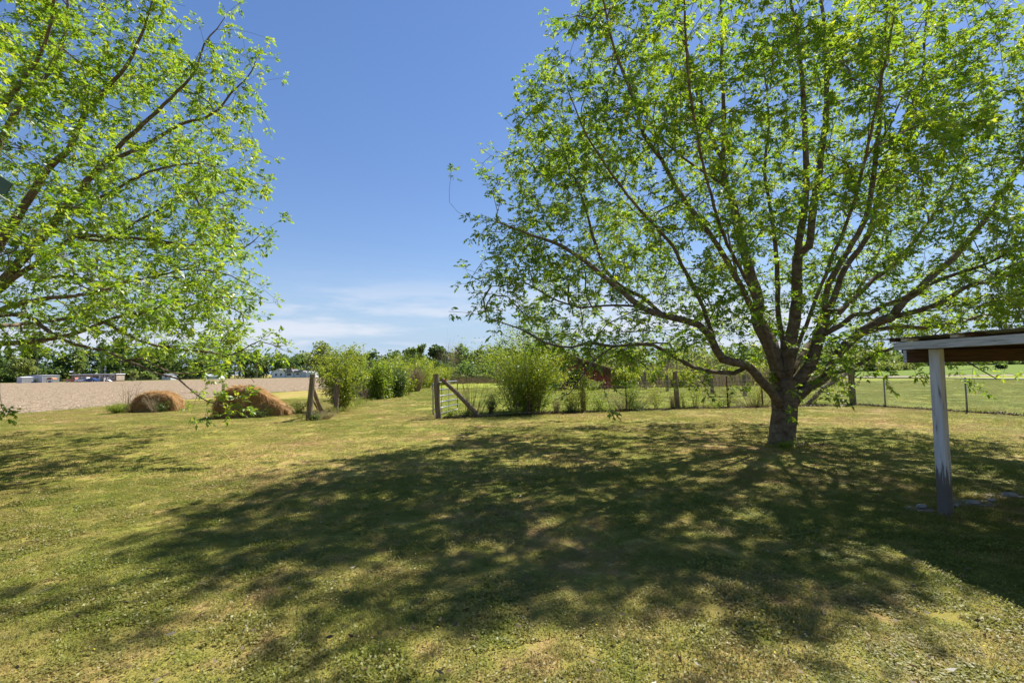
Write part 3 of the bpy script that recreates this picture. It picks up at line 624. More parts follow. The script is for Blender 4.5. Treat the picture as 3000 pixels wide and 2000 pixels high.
# ------------------------------------------------------------------ lawn grass (uncountable: one instanced stuff object)
def grass_patch(name, size, n, hmin, hmax, wid, weeds, seed, mat='blade', wsize=1.0):
    rg = np.random.default_rng(seed)
    b = np.concatenate([(rg.random((n, 2)) - .5)*size, np.zeros((n, 1))], 1)
    # blades stand in small tufts
    tu = (rg.random((max(8, n//14), 2)) - .5)*size; k = rg.integers(0, len(tu), n)
    mix = rg.random(n) < 0.6
    b[mix, :2] = tu[k[mix]] + rg.normal(size=(mix.sum(), 2))*0.018
    h = hmin + (hmax-hmin)*rg.random(n)**1.6
    az = rg.random(n)*2*np.pi; lean = 0.5 + 1.1*rg.random(n)
    dirv = np.stack([np.cos(az), np.sin(az), np.zeros(n)], 1); side = np.stack([-np.sin(az), np.cos(az), np.zeros(n)], 1)
    w = (wid*(0.6 + 0.8*rg.random(n)))[:, None]
    mid = b + dirv*(h*lean*0.42)[:, None]; mid[:, 2] += h*0.55
    tip = b + dirv*(h*lean)[:, None]; tip[:, 2] += h*np.maximum(0.35, 1.0 - 0.42*lean)
    tint = np.clip(np.where(rg.random(n) < 0.66, 0.45*rg.random(n), 0.42 + 0.53*rg.random(n)**1.2), 0, 1)
    v1 = np.stack([b - side*w, b + side*w, mid + side*w*0.8, mid - side*w*0.8], 1).reshape(-1, 3)
    f1 = np.arange(n*4).reshape(-1, 4)
    v2 = np.stack([mid - side*w*0.8, mid + side*w*0.8, tip, tip - side*0.0003], 1).reshape(-1, 3)
    parts = [(v1, f1, np.repeat(tint, 4)), (v2, f1.copy(), np.repeat(tint, 4))]
    if weeds:
        m = weeds
        bw = np.concatenate([(rg.random((m, 2)) - .5)*size, 0.006 + 0.02*rg.random((m, 1))], 1)
        dw = rg.normal(size=(m, 3)); dw[:, 2] = 0.25*np.abs(dw[:, 2])
        parts.append(leaflets(bw, dw, wsize*(0.010 + 0.014*rg.random(m)), wsize*(0.010 + 0.006*rg.random(m)), np.clip(0.05 + 0.4*rg.random(m), 0, 1), 0.1, 0.05, rg))
    v, f, t = cat(parts)
    return mesh_np(name, v, f, M[mat], None, {'tint': t}, link=False)
def scatter(name, pts, rots, scs, col, label, cat_):
    me = bpy.data.meshes.new(name); me.vertices.add(len(pts)); me.vertices.foreach_set('co', np.ascontiguousarray(pts, dtype=np.float32).ravel())
    a = me.attributes.new('rot', 'FLOAT_VECTOR', 'POINT'); a.data.foreach_set('vector', np.ascontiguousarray(rots, dtype=np.float32).ravel())
    a = me.attributes.new('scl', 'FLOAT_VECTOR', 'POINT'); a.data.foreach_set('vector', np.ascontiguousarray(scs, dtype=np.float32).ravel())
    o = bpy.data.objects.new(name, me); COL.objects.link(o)
    ng = bpy.data.node_groups.new(name, 'GeometryNodeTree')
    ng.interface.new_socket('Geometry', in_out='INPUT', socket_type='NodeSocketGeometry'); ng.interface.new_socket('Geometry', in_out='OUTPUT', socket_type='NodeSocketGeometry')
    gi = ng.nodes.new('NodeGroupInput'); go = ng.nodes.new('NodeGroupOutput')
    mp = ng.nodes.new('GeometryNodeMeshToPoints'); ip = ng.nodes.new('GeometryNodeInstanceOnPoints'); ci = ng.nodes.new('GeometryNodeCollectionInfo')
    ci.inputs['Collection'].default_value = col; ci.inputs['Separate Children'].default_value = True; ci.inputs['Reset Children'].default_value = True
    ip.inputs['Pick Instance'].default_value = True
    ar = ng.nodes.new('GeometryNodeInputNamedAttribute'); ar.data_type = 'FLOAT_VECTOR'; ar.inputs['Name'].default_value = 'rot'
    as_ = ng.nodes.new('GeometryNodeInputNamedAttribute'); as_.data_type = 'FLOAT_VECTOR'; as_.inputs['Name'].default_value = 'scl'
    e2r = ng.nodes.new('FunctionNodeEulerToRotation')
    ri = ng.nodes.new('FunctionNodeRandomValue'); ri.data_type = 'INT'
    ri.inputs['Min'].default_value = 0 if False else ri.inputs['Min'].default_value
    for s_ in ri.inputs:
        if s_.name == 'Min' and s_.type == 'INT': s_.default_value = 0
        if s_.name == 'Max' and s_.type == 'INT': s_.default_value = len(col.objects) - 1
    ro = [s_ for s_ in ri.outputs if s_.type == 'INT'][0]
    l = ng.links.new
    l(gi.outputs[0], mp.inputs[0]); l(mp.outputs[0], ip.inputs['Points']); l(ci.outputs[0], ip.inputs['Instance'])
    l(ro, ip.inputs['Instance Index']); l(ar.outputs[0], e2r.inputs[0]); l(e2r.outputs[0], ip.inputs['Rotation']); l(as_.outputs[0], ip.inputs['Scale'])
    l(ip.outputs[0], go.inputs[0])
    md = o.modifiers.new('scatter', 'NODES'); md.node_group = ng
    tag(o, label, cat_, kind='stuff')
    return o
def grid_pts(y0, y1, step, slope, margin, seed):
    rg = np.random.default_rng(seed); out = []
    y = y0
    while y < y1:
        w = slope*y + margin; x = -w
        while x < w: out.append((x + rg.uniform(-.3, .3)*step, y + rg.uniform(-.3, .3)*step, 0.0)); x += step
        y += step
    pts = np.array(out)
    edge = np.interp(pts[:, 1], [0, 20, 34, 45, 54], [-24.6, -24.6, -24, -23, -20.8])
    return pts[pts[:, 0] > edge + 0.2]
c1 = bpy.data.collections.new('near_turf'); c2 = bpy.data.collections.new('far_turf')
for k in range(5): c1.objects.link(grass_patch('turf_patch', 0.46, 1250, 0.010, 0.034, 0.0016, 500, 50+k))
for k in range(4): c2.objects.link(grass_patch('turf_patch', 1.0, 1400, 0.012, 0.036, 0.0044, 400, 70+k))
for k in range(2): c1.objects.link(grass_patch('turf_patch', 0.42, 900, 0.012, 0.040, 0.0018, 900, 58+k, wsize=1.25))
c1.objects.link(grass_patch('turf_patch', 0.46, 1000, 0.014, 0.058, 0.0016, 200, 61))
c3 = bpy.data.collections.new('pasture_turf')
for k in range(3): c3.objects.link(grass_patch('turf_patch', 1.3, 1300, 0.02, 0.06, 0.0070, 300, 90+k, 'pasture_blade'))
def in_pasture(p_):
    yf = np.interp(p_[:, 0], [-30, -2.75, 2.96, 7.2, 14.95, 15.0, 17.9, 20, 60], [99, 18.6, 20.1, 21.1, 21.4, 21.4, 12.8, 6, 6]); return p_[:, 1] > yf + .15
def grow_lawn(pts, col, nm, label, seed, hs):
    rg = np.random.default_rng(seed); n = len(pts)
    rots = np.zeros((n, 3)); rots[:, 2] = rg.random(n)*6.283
    hz = np.array([0.8 + 0.9*mn.noise(Vector((p_[0]*0.8, p_[1]*0.8, 3.1))) for p_ in pts]); hz = np.clip(hz + 0.5*rg.random(n)**4, 0.40, 2.0)*hs
    scs = np.stack([np.full(n, 1.0), np.full(n, 1.0), hz], 1)
    return scatter(nm, pts, rots, scs, col, label, 'grass')
grow_lawn(grid_pts(1.2, 8.2, 0.36, 1.16, 1.6, 1), c1, 'lawn_grass', 'short mown lawn of mixed green and straw blades in the foreground', 1, 1.0)
lp = grid_pts(8.0, 34.0, 0.78, 1.12, 2.0, 2)
pp = grid_pts(9.0, 52.0, 1.05, 1.12, 2.0, 3)
grow_lawn(pp[in_pasture(pp)], c3, 'pasture_grass', 'greener grass of the paddock beyond the wire and chain link fences', 3, 1.0)
grow_lawn(lp[~in_pasture(lp)], c2, 'lawn_grass', 'sunlit lawn stretching back to the fences and hay', 2, 1.0)
nd = 420; dy_ = 2.4 + 9*rng.random(nd)**1.6; dx_ = (rng.random(nd)*2-1)*dy_*1.08
dd_ = rng.normal(size=(nd, 3)); dd_[:, 2] *= .25
v, f, t = leaflets(np.stack([dx_, dy_, .025+.03*rng.random(nd)], 1), dd_, .03+.045*rng.random(nd), .014+.012*rng.random(nd), np.clip(.6+.3*rng.normal(size=nd), 0, 1), .3, 0)
o = mesh_np('fallen_leaves', v, f, M['litter'], None, {'tint': t}); tag(o, 'dry brown leaves scattered over the near lawn', 'fallen leaves', kind='stuff')
nt_ = 90; dy_ = 2.6 + 9*rng.random(nt_)**1.4; dx_ = (rng.random(nt_)*2-1)*dy_; az_ = rng.random(nt_)*6.28; ln2 = .05+.16*rng.random(nt_)
a2 = np.stack([dx_, dy_, np.full(nt_, .035)], 1); b2_ = a2 + np.stack([np.cos(az_)*ln2, np.sin(az_)*ln2, .02*rng.normal(size=nt_)], 1)
v, f = frusta(a2, b2_, np.full(nt_, .003), np.full(nt_, .0015), 4)
o = mesh_np('fallen_twigs', v, f, M['twig']); tag(o, 'short grey twigs lying in the lawn', 'twigs', kind='stuff')
# little yellow flowers in the near lawn
nf = 70; fy = 2.6 + 4*rng.random(nf)**1.5; fx = (rng.random(nf)*2-1)*fy*1.0
v, f, t = leaflets(np.repeat(np.stack([fx, fy, np.full(nf, 0.045)], 1), 5, 0), np.stack([np.cos(np.tile(np.arange(5)*1.2566, nf)), np.sin(np.tile(np.arange(5)*1.2566, nf)), np.full(nf*5, 0.3)], 1), 0.007, 0.006, rng.random(nf*5))
o = mesh_np('lawn_flowers', v, f, M['flower']); tag(o, 'tiny yellow flowers dotted through the lawn', 'flowers', kind='stuff')

# ------------------------------------------------------------------ posts, fences, gate
def wood_post(name, base, top, r, parent, seed, n=12):
    base = Vector(base); top = Vector(top)
    pts = [base.lerp(top, k/7) for k in range(8)]
    rd = random.Random(seed)
    return MB().tube(pts, [r*(1.06 - 0.10*k/7 + rd.uniform(-.03, .03)) for k in range(8)], n, jit=0.12, seed=seed).build(name, M['post'], parent, smooth=False)
def wires(segs, r, name, mat, parent, n=3):
    a = np.array([s_[0] for s_ in segs], dtype=float); b = np.array([s_[1] for s_ in segs], dtype=float)
    v, f = frusta(a, b, np.full(len(a), r), np.full(len(a), r), n)
    o = mesh_np(name, v, f, mat, parent); o['kind'] = 'stuff'; return o
def woven(path, zs, step, parent, r=0.0030, sag=0.02, seed=0):
    rd = random.Random(seed); segs = []
    for (a, b) in zip(path, path[1:]):
        a = Vector((a[0], a[1], 0)); b = Vector((b[0], b[1], 0)); L = (b-a).length; m = max(2, int(L/step))
        def pt(k, z):
            t = k/m; q = a.lerp(b, t); q.z = z - sag*math.sin(math.pi*t)*z; q.y += 0.03*math.sin(k*0.7+seed); return q
        for z in zs:
            for k in range(0, m): segs.append((pt(k, z), pt(k+1, z)))
        for k in range(0, m+1): segs.append((pt(k, zs[0]) + Vector((rd.uniform(-.01, .01), 0, 0)), pt(k, zs[-1])))
    return wires(segs, r, 'wire_mesh', M['wire'], parent)
g2 = gnd(1285, 1225); g1 = gnd(903, 1231); cr0 = Vector((14.95, 21.4, 0))
fA = gnd(1711, 1206); fB = gnd(1986, 1197)
rf = empty('wire_fence', (0, 0, 0))
tag(rf, 'woven wire fence on timber posts running behind the pecan tree to the corner post', 'fence')
wood_post('post', (g2.x, g2.y, -.1), at(1277, 1095, g2.y), 0.105, rf, 1)
wood_post('post', (fA.x, fA.y, -.1), at(1704, 1085, fA.y), 0.095, rf, 2)
wood_post('post', (fB.x, fB.y, -.1), at(1977, 1088, fB.y), 0.100, rf, 3)
wood_post('post', (cr0.x, cr0.y, -.1), (cr0.x-0.02, cr0.y, 1.68), 0.125, rf, 4)
MB().tube([(g2.x+0.1, g2.y+0.06, 1.48), (g2.x+0.75, g2.y+0.15, 0.86), (gnd(1413,1212).x, g2.y+0.3, -0.03)], [0.075, 0.085, 0.095], 10, jit=.1).build('brace', M['post'], rf)
MB().tube([(cr0.x-0.1, cr0.y, 1.45), (13.6, cr0.y-.1, 0.75), (12.75, cr0.y-.15, -0.02)], [0.075, 0.085, 0.09], 10, jit=.1).build('brace', M['post'], rf)
for (px, py, yy, h) in ((1836, 1200, 20.5, 1.42), (2133, 1190, 21.0, 1.35), (2235, 1190, 21.15, 1.3), (1548, 1210, 19.4, 1.3)):
    q = at(px, 1190, yy)
    MB().bar((q.x, yy, -0.1), (q.x-0.02, yy, h), 0.045, 0.05, (0, 1, 0)).bar((q.x, yy+.03, -0.1), (q.x-0.02, yy+.03, h), 0.012, 0.03, (0, 1, 0)).build('steel_post', M['rust'], rf)
fpath = [(g2.x, g2.y), (fA.x, fA.y), (fB.x, fB.y), (cr0.x, cr0.y)]
woven(fpath, [0.05, 0.14, 0.24, 0.36, 0.50, 0.66, 0.84, 1.04, 1.2], 0.155, rf, seed=1)
# second line of the same kind running away from the corner
bf = empty('wire_fence', (0, 0, 0)); tag(bf, 'farther post and wire fence running away behind the dry reeds', 'fence')
bp_ = [(cr0.x, cr0.y)]
for i, (px, py, top) in enumerate(((2182, 1160, 1098), (2087, 1152, 1100), (1955, 1146, 1098), (1891, 1140, 1090))):
    q = gnd(px, py); bp_.append((q.x, q.y)); wood_post('post', (q.x, q.y, -.1), at(px-2, top, q.y), 0.115, bf, 20+i)
bp_.append((9.0, 52.0))
woven(bp_, [0.1, 0.4, 0.8, 1.15], 0.3, bf, r=0.003, seed=5)
# left fence along the lane
lf = empty('wire_fence', (0, 0, 0)); tag(lf, 'overgrown wire fence on timber posts along the left of the grass lane', 'fence')
wood_post('post', (g1.x, g1.y, -.1), at(917, 1096, g1.y), 0.105, lf, 31)
q2 = gnd(984, 1208); wood_post('post', (q2.x, q2.y, -.1), (q2.x+.05, q2.y, 1.5), 0.12, lf, 32)
q3 = gnd(1083, 1152); wood_post('post', (q3.x, q3.y, -.1), at(1085, 1060, q3.y), 0.16, lf, 33)
q4 = gnd(1115, 1165); wood_post('post', (q4.x, q4.y, -.1), (q4.x, q4.y, 1.4), 0.09, lf, 34)
MB().tube([(g1.x+.06, g1.y+.1, 1.35), gnd(943, 1209)], [0.07, 0.085], 10, jit=.1).build('brace', M['post'], lf)
MB().tube([(g1.x+.03, g1.y+.1, 0.95), gnd(931, 1200)], [0.03, 0.035], 8, jit=.1).build('brace', M['post'], lf)
woven([(g1.x, g1.y), (q2.x, q2.y), (-9.3, 28), (q3.x, q3.y), (-15.5, 60)], [0.05, 0.2, 0.4, 0.65, 0.9, 1.15], 0.16, lf, seed=9)
# tube gate standing open behind the gate post
gr = empty('farm_gate', (g2.x - 0.24, g2.y + 0.2, 0)); tag(gr, 'galvanised tube farm gate swung open behind the right gate post', 'gate')
ge = Vector((0.62, 2.75, 0)); gl = ge.length; gd = ge.normalized()
def gp(u, z): return gd*u + Vector((0, 0, z))
zt, zb = 1.33, 0.10
cor = []
for (u0, z0, a0) in ((0.12, zt-0.12, 180), (gl-0.12, zt-0.12, 90), (gl-0.12, zb+0.12, 0), (0.12, zb+0.12, 270)):
    for k in range(5):
        a = R(a0 - 90*k/4); cor.append(gp(u0 + 0.12*math.cos(a), z0 + 0.12*math.sin(a)))
MB().tube(cor + [cor[0]], 0.024, 8, cap=False).build('frame', M['galv'], gr, smooth=True)
for z in (1.04, 0.79, 0.55, 0.32):
    MB().tube([gp(0.02, z), gp(gl-0.02 if z < 1.0 else gl*0.62, z)], 0.021, 8).build('bar', M['galv'], gr, smooth=True)
for u in (0.32, 0.62):
    MB().bar(gp(gl*u, zb), gp(gl*u, zt if u < .5 else 1.04), 0.05, 0.022).build('stay', M['greypost'], gr)
MB().tube([gp(-0.02, 0.3), gp(-0.13, 0.3)], 0.015, 6).build('hinge', M['rust'], gr); MB().tube([gp(-0.02, 1.1), gp(-0.13, 1.1)], 0.015, 6).build('hinge', M['rust'], gr)
# terracotta block resting on the brace
br_ = empty('clay_pot', at(1303, 1117, g2.y+0.12)); br_.rotation_euler = (0, R(4), 0)
prof = [(0.0, -0.075), (0.058, -0.075), (0.078, 0.03), (0.092, 0.03), (0.092, 0.078), (0.076, 0.078), (0.072, 0.02), (0.0, 0.02)]
m_ = MB(); ns = 16; vs_ = [(x*math.cos(2*math.pi*k/ns), x*math.sin(2*math.pi*k/ns), z) for x, z in prof for k in range(ns)]
m_.add(vs_, [(i*ns+k, i*ns+(k+1) % ns, (i+1)*ns+(k+1) % ns, (i+1)*ns+k) for i in range(len(prof)-1) for k in range(ns)]).build('pot', M['brick'], br_, smooth=False)
MB().tube([Vector((0.084+0.02*0, 0, 0.055))]+[Vector((0.095*math.cos(a), 0.095*math.sin(a), 0.055)) for a in np.linspace(0.3, 6.28, 16)], 0.006, 5).build('rim', M['brick'], br_)
tag(br_, 'small red clay pot lodged on the diagonal brace by the gate post', 'clay pot')
# chain link fence on the right
cf = empty('chain_link_fence', (cr0.x, cr0.y, 0)); tag(cf, 'low grey chain link fence with pipe rail right of the corner post', 'fence')
ce = Vector((2.9, -8.6, 0)); cl = ce.length; cd = ce.normalized()
def cp(u, z): return cd*u + Vector((0, 0, z))
for u in (1.35, 4.15, 6.9, cl):
    MB().tube([cp(u, -.1), cp(u, 1.24)], 0.03, 8).build('post', M['greypost'], cf, smooth=True)
MB().tube([cp(0.1, 1.20), cp(cl, 1.20)], 0.021, 8).build('top_rail', M['greypost'], cf, smooth=True)
segs = []
u = -1.15
while u < cl:
    for sg in (1, -1):
        a_, b_ = (u, u+1.15) if sg > 0 else (u+1.15, u)
        za, zb2 = 0.03, 1.18
        lo, hi = 0.08, cl
        def clip(a_, za, b_, zb2):
            if a_ > b_: a_, za, b_, zb2 = b_, zb2, a_, za
            if b_ <= lo or a_ >= hi: return None
            if a_ < lo: za += (zb2-za)*(lo-a_)/(b_-a_); a_ = lo
            if b_ > hi: zb2 += (za-zb2)*(b_-hi)/(b_-a_); b_ = hi
            return (cp(a_, za) + Vector((0.012*sg, 0, 0)), cp(b_, zb2) + Vector((0.012*sg, 0, 0)))
        s_ = clip(a_, za, b_, zb2)
        if s_: segs.append(s_)
    u += 0.082
wires(segs, 0.0028, 'chain_mesh', M['chain'], cf)

# ------------------------------------------------------------------ open shed on the right
sp = gnd(2772, 1512)
sh = empty('open_shed', (sp.x, sp.y, 0)); tag(sh, 'open shed corner with a peeling white post and white fascia board', 'shed')
ox, oy = sp.x, sp.y
tpost = at(2742, 1022, sp.y)
m_ = MB(); px0 = 0.052
b_ = Vector((0, 0, -0.05)); t_ = Vector((tpost.x-ox, 0, tpost.z))
rot = R(24)
ring = lambda c, s_: [c + Vector((math.cos(rot+R(45+90*k))*s_, math.sin(rot+R(45+90*k))*s_, 0)) for k in range(4)]
m_.add(ring(b_, 0.078) + ring(b_.lerp(t_, .5), 0.076) + ring(t_, 0.075), [(0,1,5,4),(1,2,6,5),(2,3,7,6),(3,0,4,7),(4,5,9,8),(5,6,10,9),(6,7,11,10),(7,4,8,11),(8,9,10,11),(3,2,1,0)])
m_.build('post', M['peel'], sh, bevel=0.006)
fx = at(2621, 1007, 6.05).x - ox - 0.02
zf = tpost.z
MB().box(fx, fx+0.042, -9.0, 6.05-oy, zf+0.002, zf+0.096).build('fascia', M['fascia'], sh, bevel=0.004)
MB().box(fx-0.03, fx+4.6, 0.15, 0.195, zf-0.155, zf-0.004).build('beam', M['darkboard'], sh, bevel=0.004)
MB().box(fx-0.033, fx+0.005, 0.152, 0.193, zf-0.152, zf-0.007).build('beam_end', M['fascia'], sh)
MB().box(fx+0.06, fx+4.6, 0.29, 0.33, zf-0.045, zf+0.09).build('rafter', M['darkboard'], sh)
for yy in (-1.2, -2.6, -4.0, -5.4):
    MB().box(fx+0.045, fx+4.6, yy-0.02, yy+0.02, zf-0.05, zf+0.10).build('rafter', M['darkboard'], sh)
for k, yy in enumerate((0.40, 0.22, -0.45, -0.62, -1.3, -1.46, -2.5, -3.6, -4.8)):
    MB().box(fx+0.004, fx+0.15, yy-0.045, yy+0.045, zf+0.107, zf+0.140).build('spacer_block', M['fascia' if k % 3 else 'darkboard'], sh)
for k in range(5):
    x0 = fx + 0.30 + k*0.85
    MB().box(x0, x0+0.12, -9.0, 6.1-oy, zf+0.112, zf+0.136).build('purlin', M['darkboard'], sh)
# corrugated roof sheet with thickness, ribs across
rv = []; rfc = []; ny = 150
for i in range(ny+1):
    yy = -9.1 + (6.22-oy+9.1)*i/ny
    zz = zf + 0.148 + (0.008 if i % 2 else 0.0)
    rv += [(fx-0.05, yy, zz), (fx+4.7, yy, zz - 0.22), (fx-0.05, yy, zz-0.004), (fx+4.7, yy, zz-0.224)]
for i in range(ny):
    a = i*4; b = a+4
    rfc += [(a, b, b+1, a+1), (a+2, a+3, b+3, b+2), (a, a+2, b+2, b), (a+1, b+1, b+3, a+3)]
MB().add(rv, rfc).build('roof_sheet', M['tin'], sh)
for yy in (-4.2, -8.8):
    MB().box(fx+0.06, fx+0.16, yy, yy+0.1, -0.05, zf).build('post', M['peel'], sh)
# flat stones by the post
for i, (px, py, s_) in enumerate(((2700, 1488, .07), (2850, 1478, .09), (2905, 1470, .06), (2800, 1485, .05), (2960, 1455, .1))):
    q = gnd(px, py); rd = random.Random(i)
    pts = [(math.cos(a)*s_*rd.uniform(.7, 1.1), math.sin(a)*s_*.6*rd.uniform(.7, 1.1)) for a in np.linspace(0, 6.28, 9)[:-1]]
    MB().add([(x, y, 0) for x, y in pts] + [(x*.8, y*.8, s_*.35) for x, y in pts], [tuple(range(8, 16))] + [(k, (k+1) % 8, 8+(k+1) % 8, 8+k) for k in range(8)]).build('flat_stone', M['rock'], None, (q.x, q.y, 0.02))
    tag(bpy.context.scene.objects[-1] if False else COL.objects[-1], ['small pale stone just left of the white shed post', 'flat stone on the bare dirt right of the shed post', 'smaller stone behind the flat stone on the bare dirt', 'little stone close to the right foot of the shed post', 'flat stone at the far right edge on bare dirt'][i], 'stone')

# ------------------------------------------------------------------ shrubs, vines, stalks
def shrub(name, label, base, h, spread, stems, leaves, leaf, mat='shrub', seed=0, stem_r=0.012, low=0.25, tint=0.5, cat_='shrub', group=None, lean=(0, 0), puff=0.13, stem_mat='twig', top_flat=0.5, base_w=0.14):
    rg = np.random.default_rng(seed); root = empty(name, base)
    tubes = MB(); lb_ = []; ldv = []
    per = max(1, leaves//stems)
    for i in range(stems):
        a = rg.random()*2*np.pi; rr = spread*np.sqrt(rg.random()); hh = h*(0.42 + 0.58*rg.random()**.8)*(1 - top_flat*0.5*(rr/spread)**2)
        p0 = np.array([math.cos(a)*base_w*rr, math.sin(a)*base_w*rr, 0])
        p2 = np.array([math.cos(a)*rr + lean[0], math.sin(a)*rr + lean[1], hh]); p1 = np.array([p2[0]*(.25+.6*base_w), p2[1]*(.25+.6*base_w), hh*0.62])
        us = np.linspace(0, 1, 8)
        path = [tuple((1-u)**2*p0 + 2*u*(1-u)*p1 + u*u*p2 + (rg.normal(size=3)*0.02 if 0 < u < 1 else 0)) for u in us]
        tubes.tube(path, [stem_r*(1-0.8*u) for u in us], 5, cap=False)
        u = low + (1-low)*rg.random(per)**0.8
        c = ((1-u)**2)[:, None]*p0 + (2*u*(1-u))[:, None]*p1 + (u*u)[:, None]*p2
        # side sprigs
        spn = max(3, per//10); sd_ = rg.normal(size=(spn, 3)); sd_[:, 2] = np.abs(sd_[:, 2])*0.6; sd_ = unit(sd_)
        k = rg.integers(0, spn, per); su = low + (1-low)*rg.random(spn)
        sc_ = ((1-su)**2)[:, None]*p0 + (2*su*(1-su))[:, None]*p1 + (su*su)[:, None]*p2
        q = sc_[k] + sd_[k]*(rg.random(per)*h*0.16)[:, None]
        c = np.where((rg.random(per) < 0.75)[:, None], q, c) + rg.normal(size=(per, 3))*puff*0.35
        c[:, 2] = np.maximum(c[:, 2], 0.02)
        lb_.append(c); ldv.append(unit(rg.normal(size=(per, 3)) + np.array([0, 0, 0.15])))
    tubes.build('stems', M[stem_mat], root, smooth=True)
    lb_ = np.concatenate(lb_); ldv = np.concatenate(ldv); n_ = len(lb_)
    v, f, t = leaflets(lb_, ldv, leaf*(0.6 + 0.8*rg.random(n_)), leaf*0.5*(0.7 + 0.5*rg.random(n_)), np.clip(tint + 0.22*rg.normal(size=n_), 0, 1), 0.15, 0.15, rg)
    o = mesh_np('foliage', v, f, M[mat], root, {'tint': t}); o['kind'] = 'stuff'
    tag(root, label, cat_, group); return root
def bloc(px, py): q = gnd(px, py); return (q.x, q.y, 0)
shrub('leafy_shrub', 'bright yellow green shrub just behind the left gate post', bloc(1000, 1203), 3.3, 1.35, 40, 11000, 0.095, seed=1, tint=0.68, low=0.12, top_flat=.3)
shrub('leafy_shrub', 'big dense shrub behind the wire fence left of the red barn', (0.55, 20.4, 0), 3.9, 2.5, 80, 26000, 0.085, seed=2, tint=0.55, low=0.02, puff=0.5, top_flat=0.55, base_w=.3)
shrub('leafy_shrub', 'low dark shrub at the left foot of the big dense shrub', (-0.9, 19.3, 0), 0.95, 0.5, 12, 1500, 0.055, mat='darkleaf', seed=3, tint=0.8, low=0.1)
shrub('vine', 'green vine smothering the top of the post beside the lane', (q3.x+.05, q3.y-.1, 0), 3.0, 0.55, 12, 2600, 0.10, seed=4, tint=0.35, low=0.5, cat_='vine', puff=0.4)
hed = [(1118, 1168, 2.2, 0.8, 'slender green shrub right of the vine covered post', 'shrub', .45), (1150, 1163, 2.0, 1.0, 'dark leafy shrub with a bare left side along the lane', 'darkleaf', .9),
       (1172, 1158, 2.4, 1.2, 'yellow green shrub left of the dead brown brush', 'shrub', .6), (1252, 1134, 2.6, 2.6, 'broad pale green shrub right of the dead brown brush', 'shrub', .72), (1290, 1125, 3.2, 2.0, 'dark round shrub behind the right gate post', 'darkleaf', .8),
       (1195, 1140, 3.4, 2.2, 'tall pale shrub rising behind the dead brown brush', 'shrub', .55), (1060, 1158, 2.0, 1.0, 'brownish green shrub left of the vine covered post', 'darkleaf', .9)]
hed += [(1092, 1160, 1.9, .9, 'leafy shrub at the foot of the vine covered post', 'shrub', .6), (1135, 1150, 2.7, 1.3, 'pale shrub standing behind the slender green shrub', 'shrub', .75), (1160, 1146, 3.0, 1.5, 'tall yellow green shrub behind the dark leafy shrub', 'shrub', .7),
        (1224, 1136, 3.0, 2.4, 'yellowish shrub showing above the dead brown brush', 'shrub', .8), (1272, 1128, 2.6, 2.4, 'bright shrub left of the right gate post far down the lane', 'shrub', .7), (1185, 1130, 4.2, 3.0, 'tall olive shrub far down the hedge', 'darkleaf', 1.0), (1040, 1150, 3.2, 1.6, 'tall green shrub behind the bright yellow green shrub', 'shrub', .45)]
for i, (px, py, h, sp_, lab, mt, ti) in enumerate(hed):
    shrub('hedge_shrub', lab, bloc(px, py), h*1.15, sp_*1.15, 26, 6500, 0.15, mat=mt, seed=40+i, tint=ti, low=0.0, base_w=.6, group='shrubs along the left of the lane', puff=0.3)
bg_sh = [(10.2, 44, 2.0, 1.6, 'green bush in the dry reeds right of the barn', .7), (12.8, 47, 2.4, 2.0, 'taller bush in the middle of the dry reeds', .6), (15.5, 45, 1.8, 1.8, 'low bush in the reeds left of the pecan trunk', .75), (19, 50, 2.6, 2.4, 'bush in the reeds behind the pecan trunk', .6), (23, 47, 2.0, 2.2, 'bush in the reeds right of the pecan trunk', .7), (27, 52, 2.4, 2.4, 'last bush at the right end of the reeds', .65), (1.0, 60, 3.0, 2.4, 'bush behind the left end of the barn', .7), (9.5, 60, 3.2, 2.6, 'bush rising behind the right end of the barn roof', .7)]
for i, (x, y, h, sp_, lab, ti) in enumerate(bg_sh):
    shrub('field_bush', lab, (x, y, 0), h, sp_, 26, 4200, .19, seed=140+i, tint=ti, low=0.0, base_w=.6, group='bushes among the dry reeds', puff=.5, stem_r=.02)
def dry_brush(name, label, base, h, spread, n, seed, lean=(0, 0), w=0.006, tint=0.5, fork=2, cat_='dry brush'):
    rg = np.random.default_rng(seed); segs_a, segs_b, ra, rb = [], [], [], []
    for i in range(n):
        a = rg.random()*6.283; rr = spread*math.sqrt(rg.random()); hh = h*(0.45 + 0.55*rg.random())
        p = np.array([math.cos(a)*rr*.3, math.sin(a)*rr*.3, 0]); e = np.array([math.cos(a)*rr + lean[0], math.sin(a)*rr + lean[1], hh])
        pts = [p + (e-p)*u + np.array([0, 0, hh*0.18*math.sin(math.pi*u)]) + rg.normal(size=3)*0.02*(u > 0) for u in np.linspace(0, 1, 5)]
        for k in range(4): segs_a.append(pts[k]); segs_b.append(pts[k+1]); ra.append(w*(1-k*.2)); rb.append(w*(1-(k+1)*.2))
        for _ in range(fork):
            k = rg.integers(2, 4); d = rg.normal(size=3)*0.14*h; d[2] = abs(d[2])*1.4
            segs_a.append(pts[k]); segs_b.append(pts[k]+d); ra.append(w*.4); rb.append(w*.2)
    v, f = frusta(np.array(segs_a), np.array(segs_b), np.array(ra), np.array(rb), 3)
    o = mesh_np(name, v, f, M['dry'], None, {'tint': np.repeat(np.clip(tint + .25*rg.normal(size=len(segs_a)), 0, 1), 6)}, loc=base)
    tag(o, label, cat_, kind='stuff'); return o
dry_brush('dead_brush', 'pale dead brush leaning over the left side of the lane', bloc(1215, 1146), 2.2, 1.5, 420, 1, lean=(-0.3, 0), w=0.012, tint=.75)
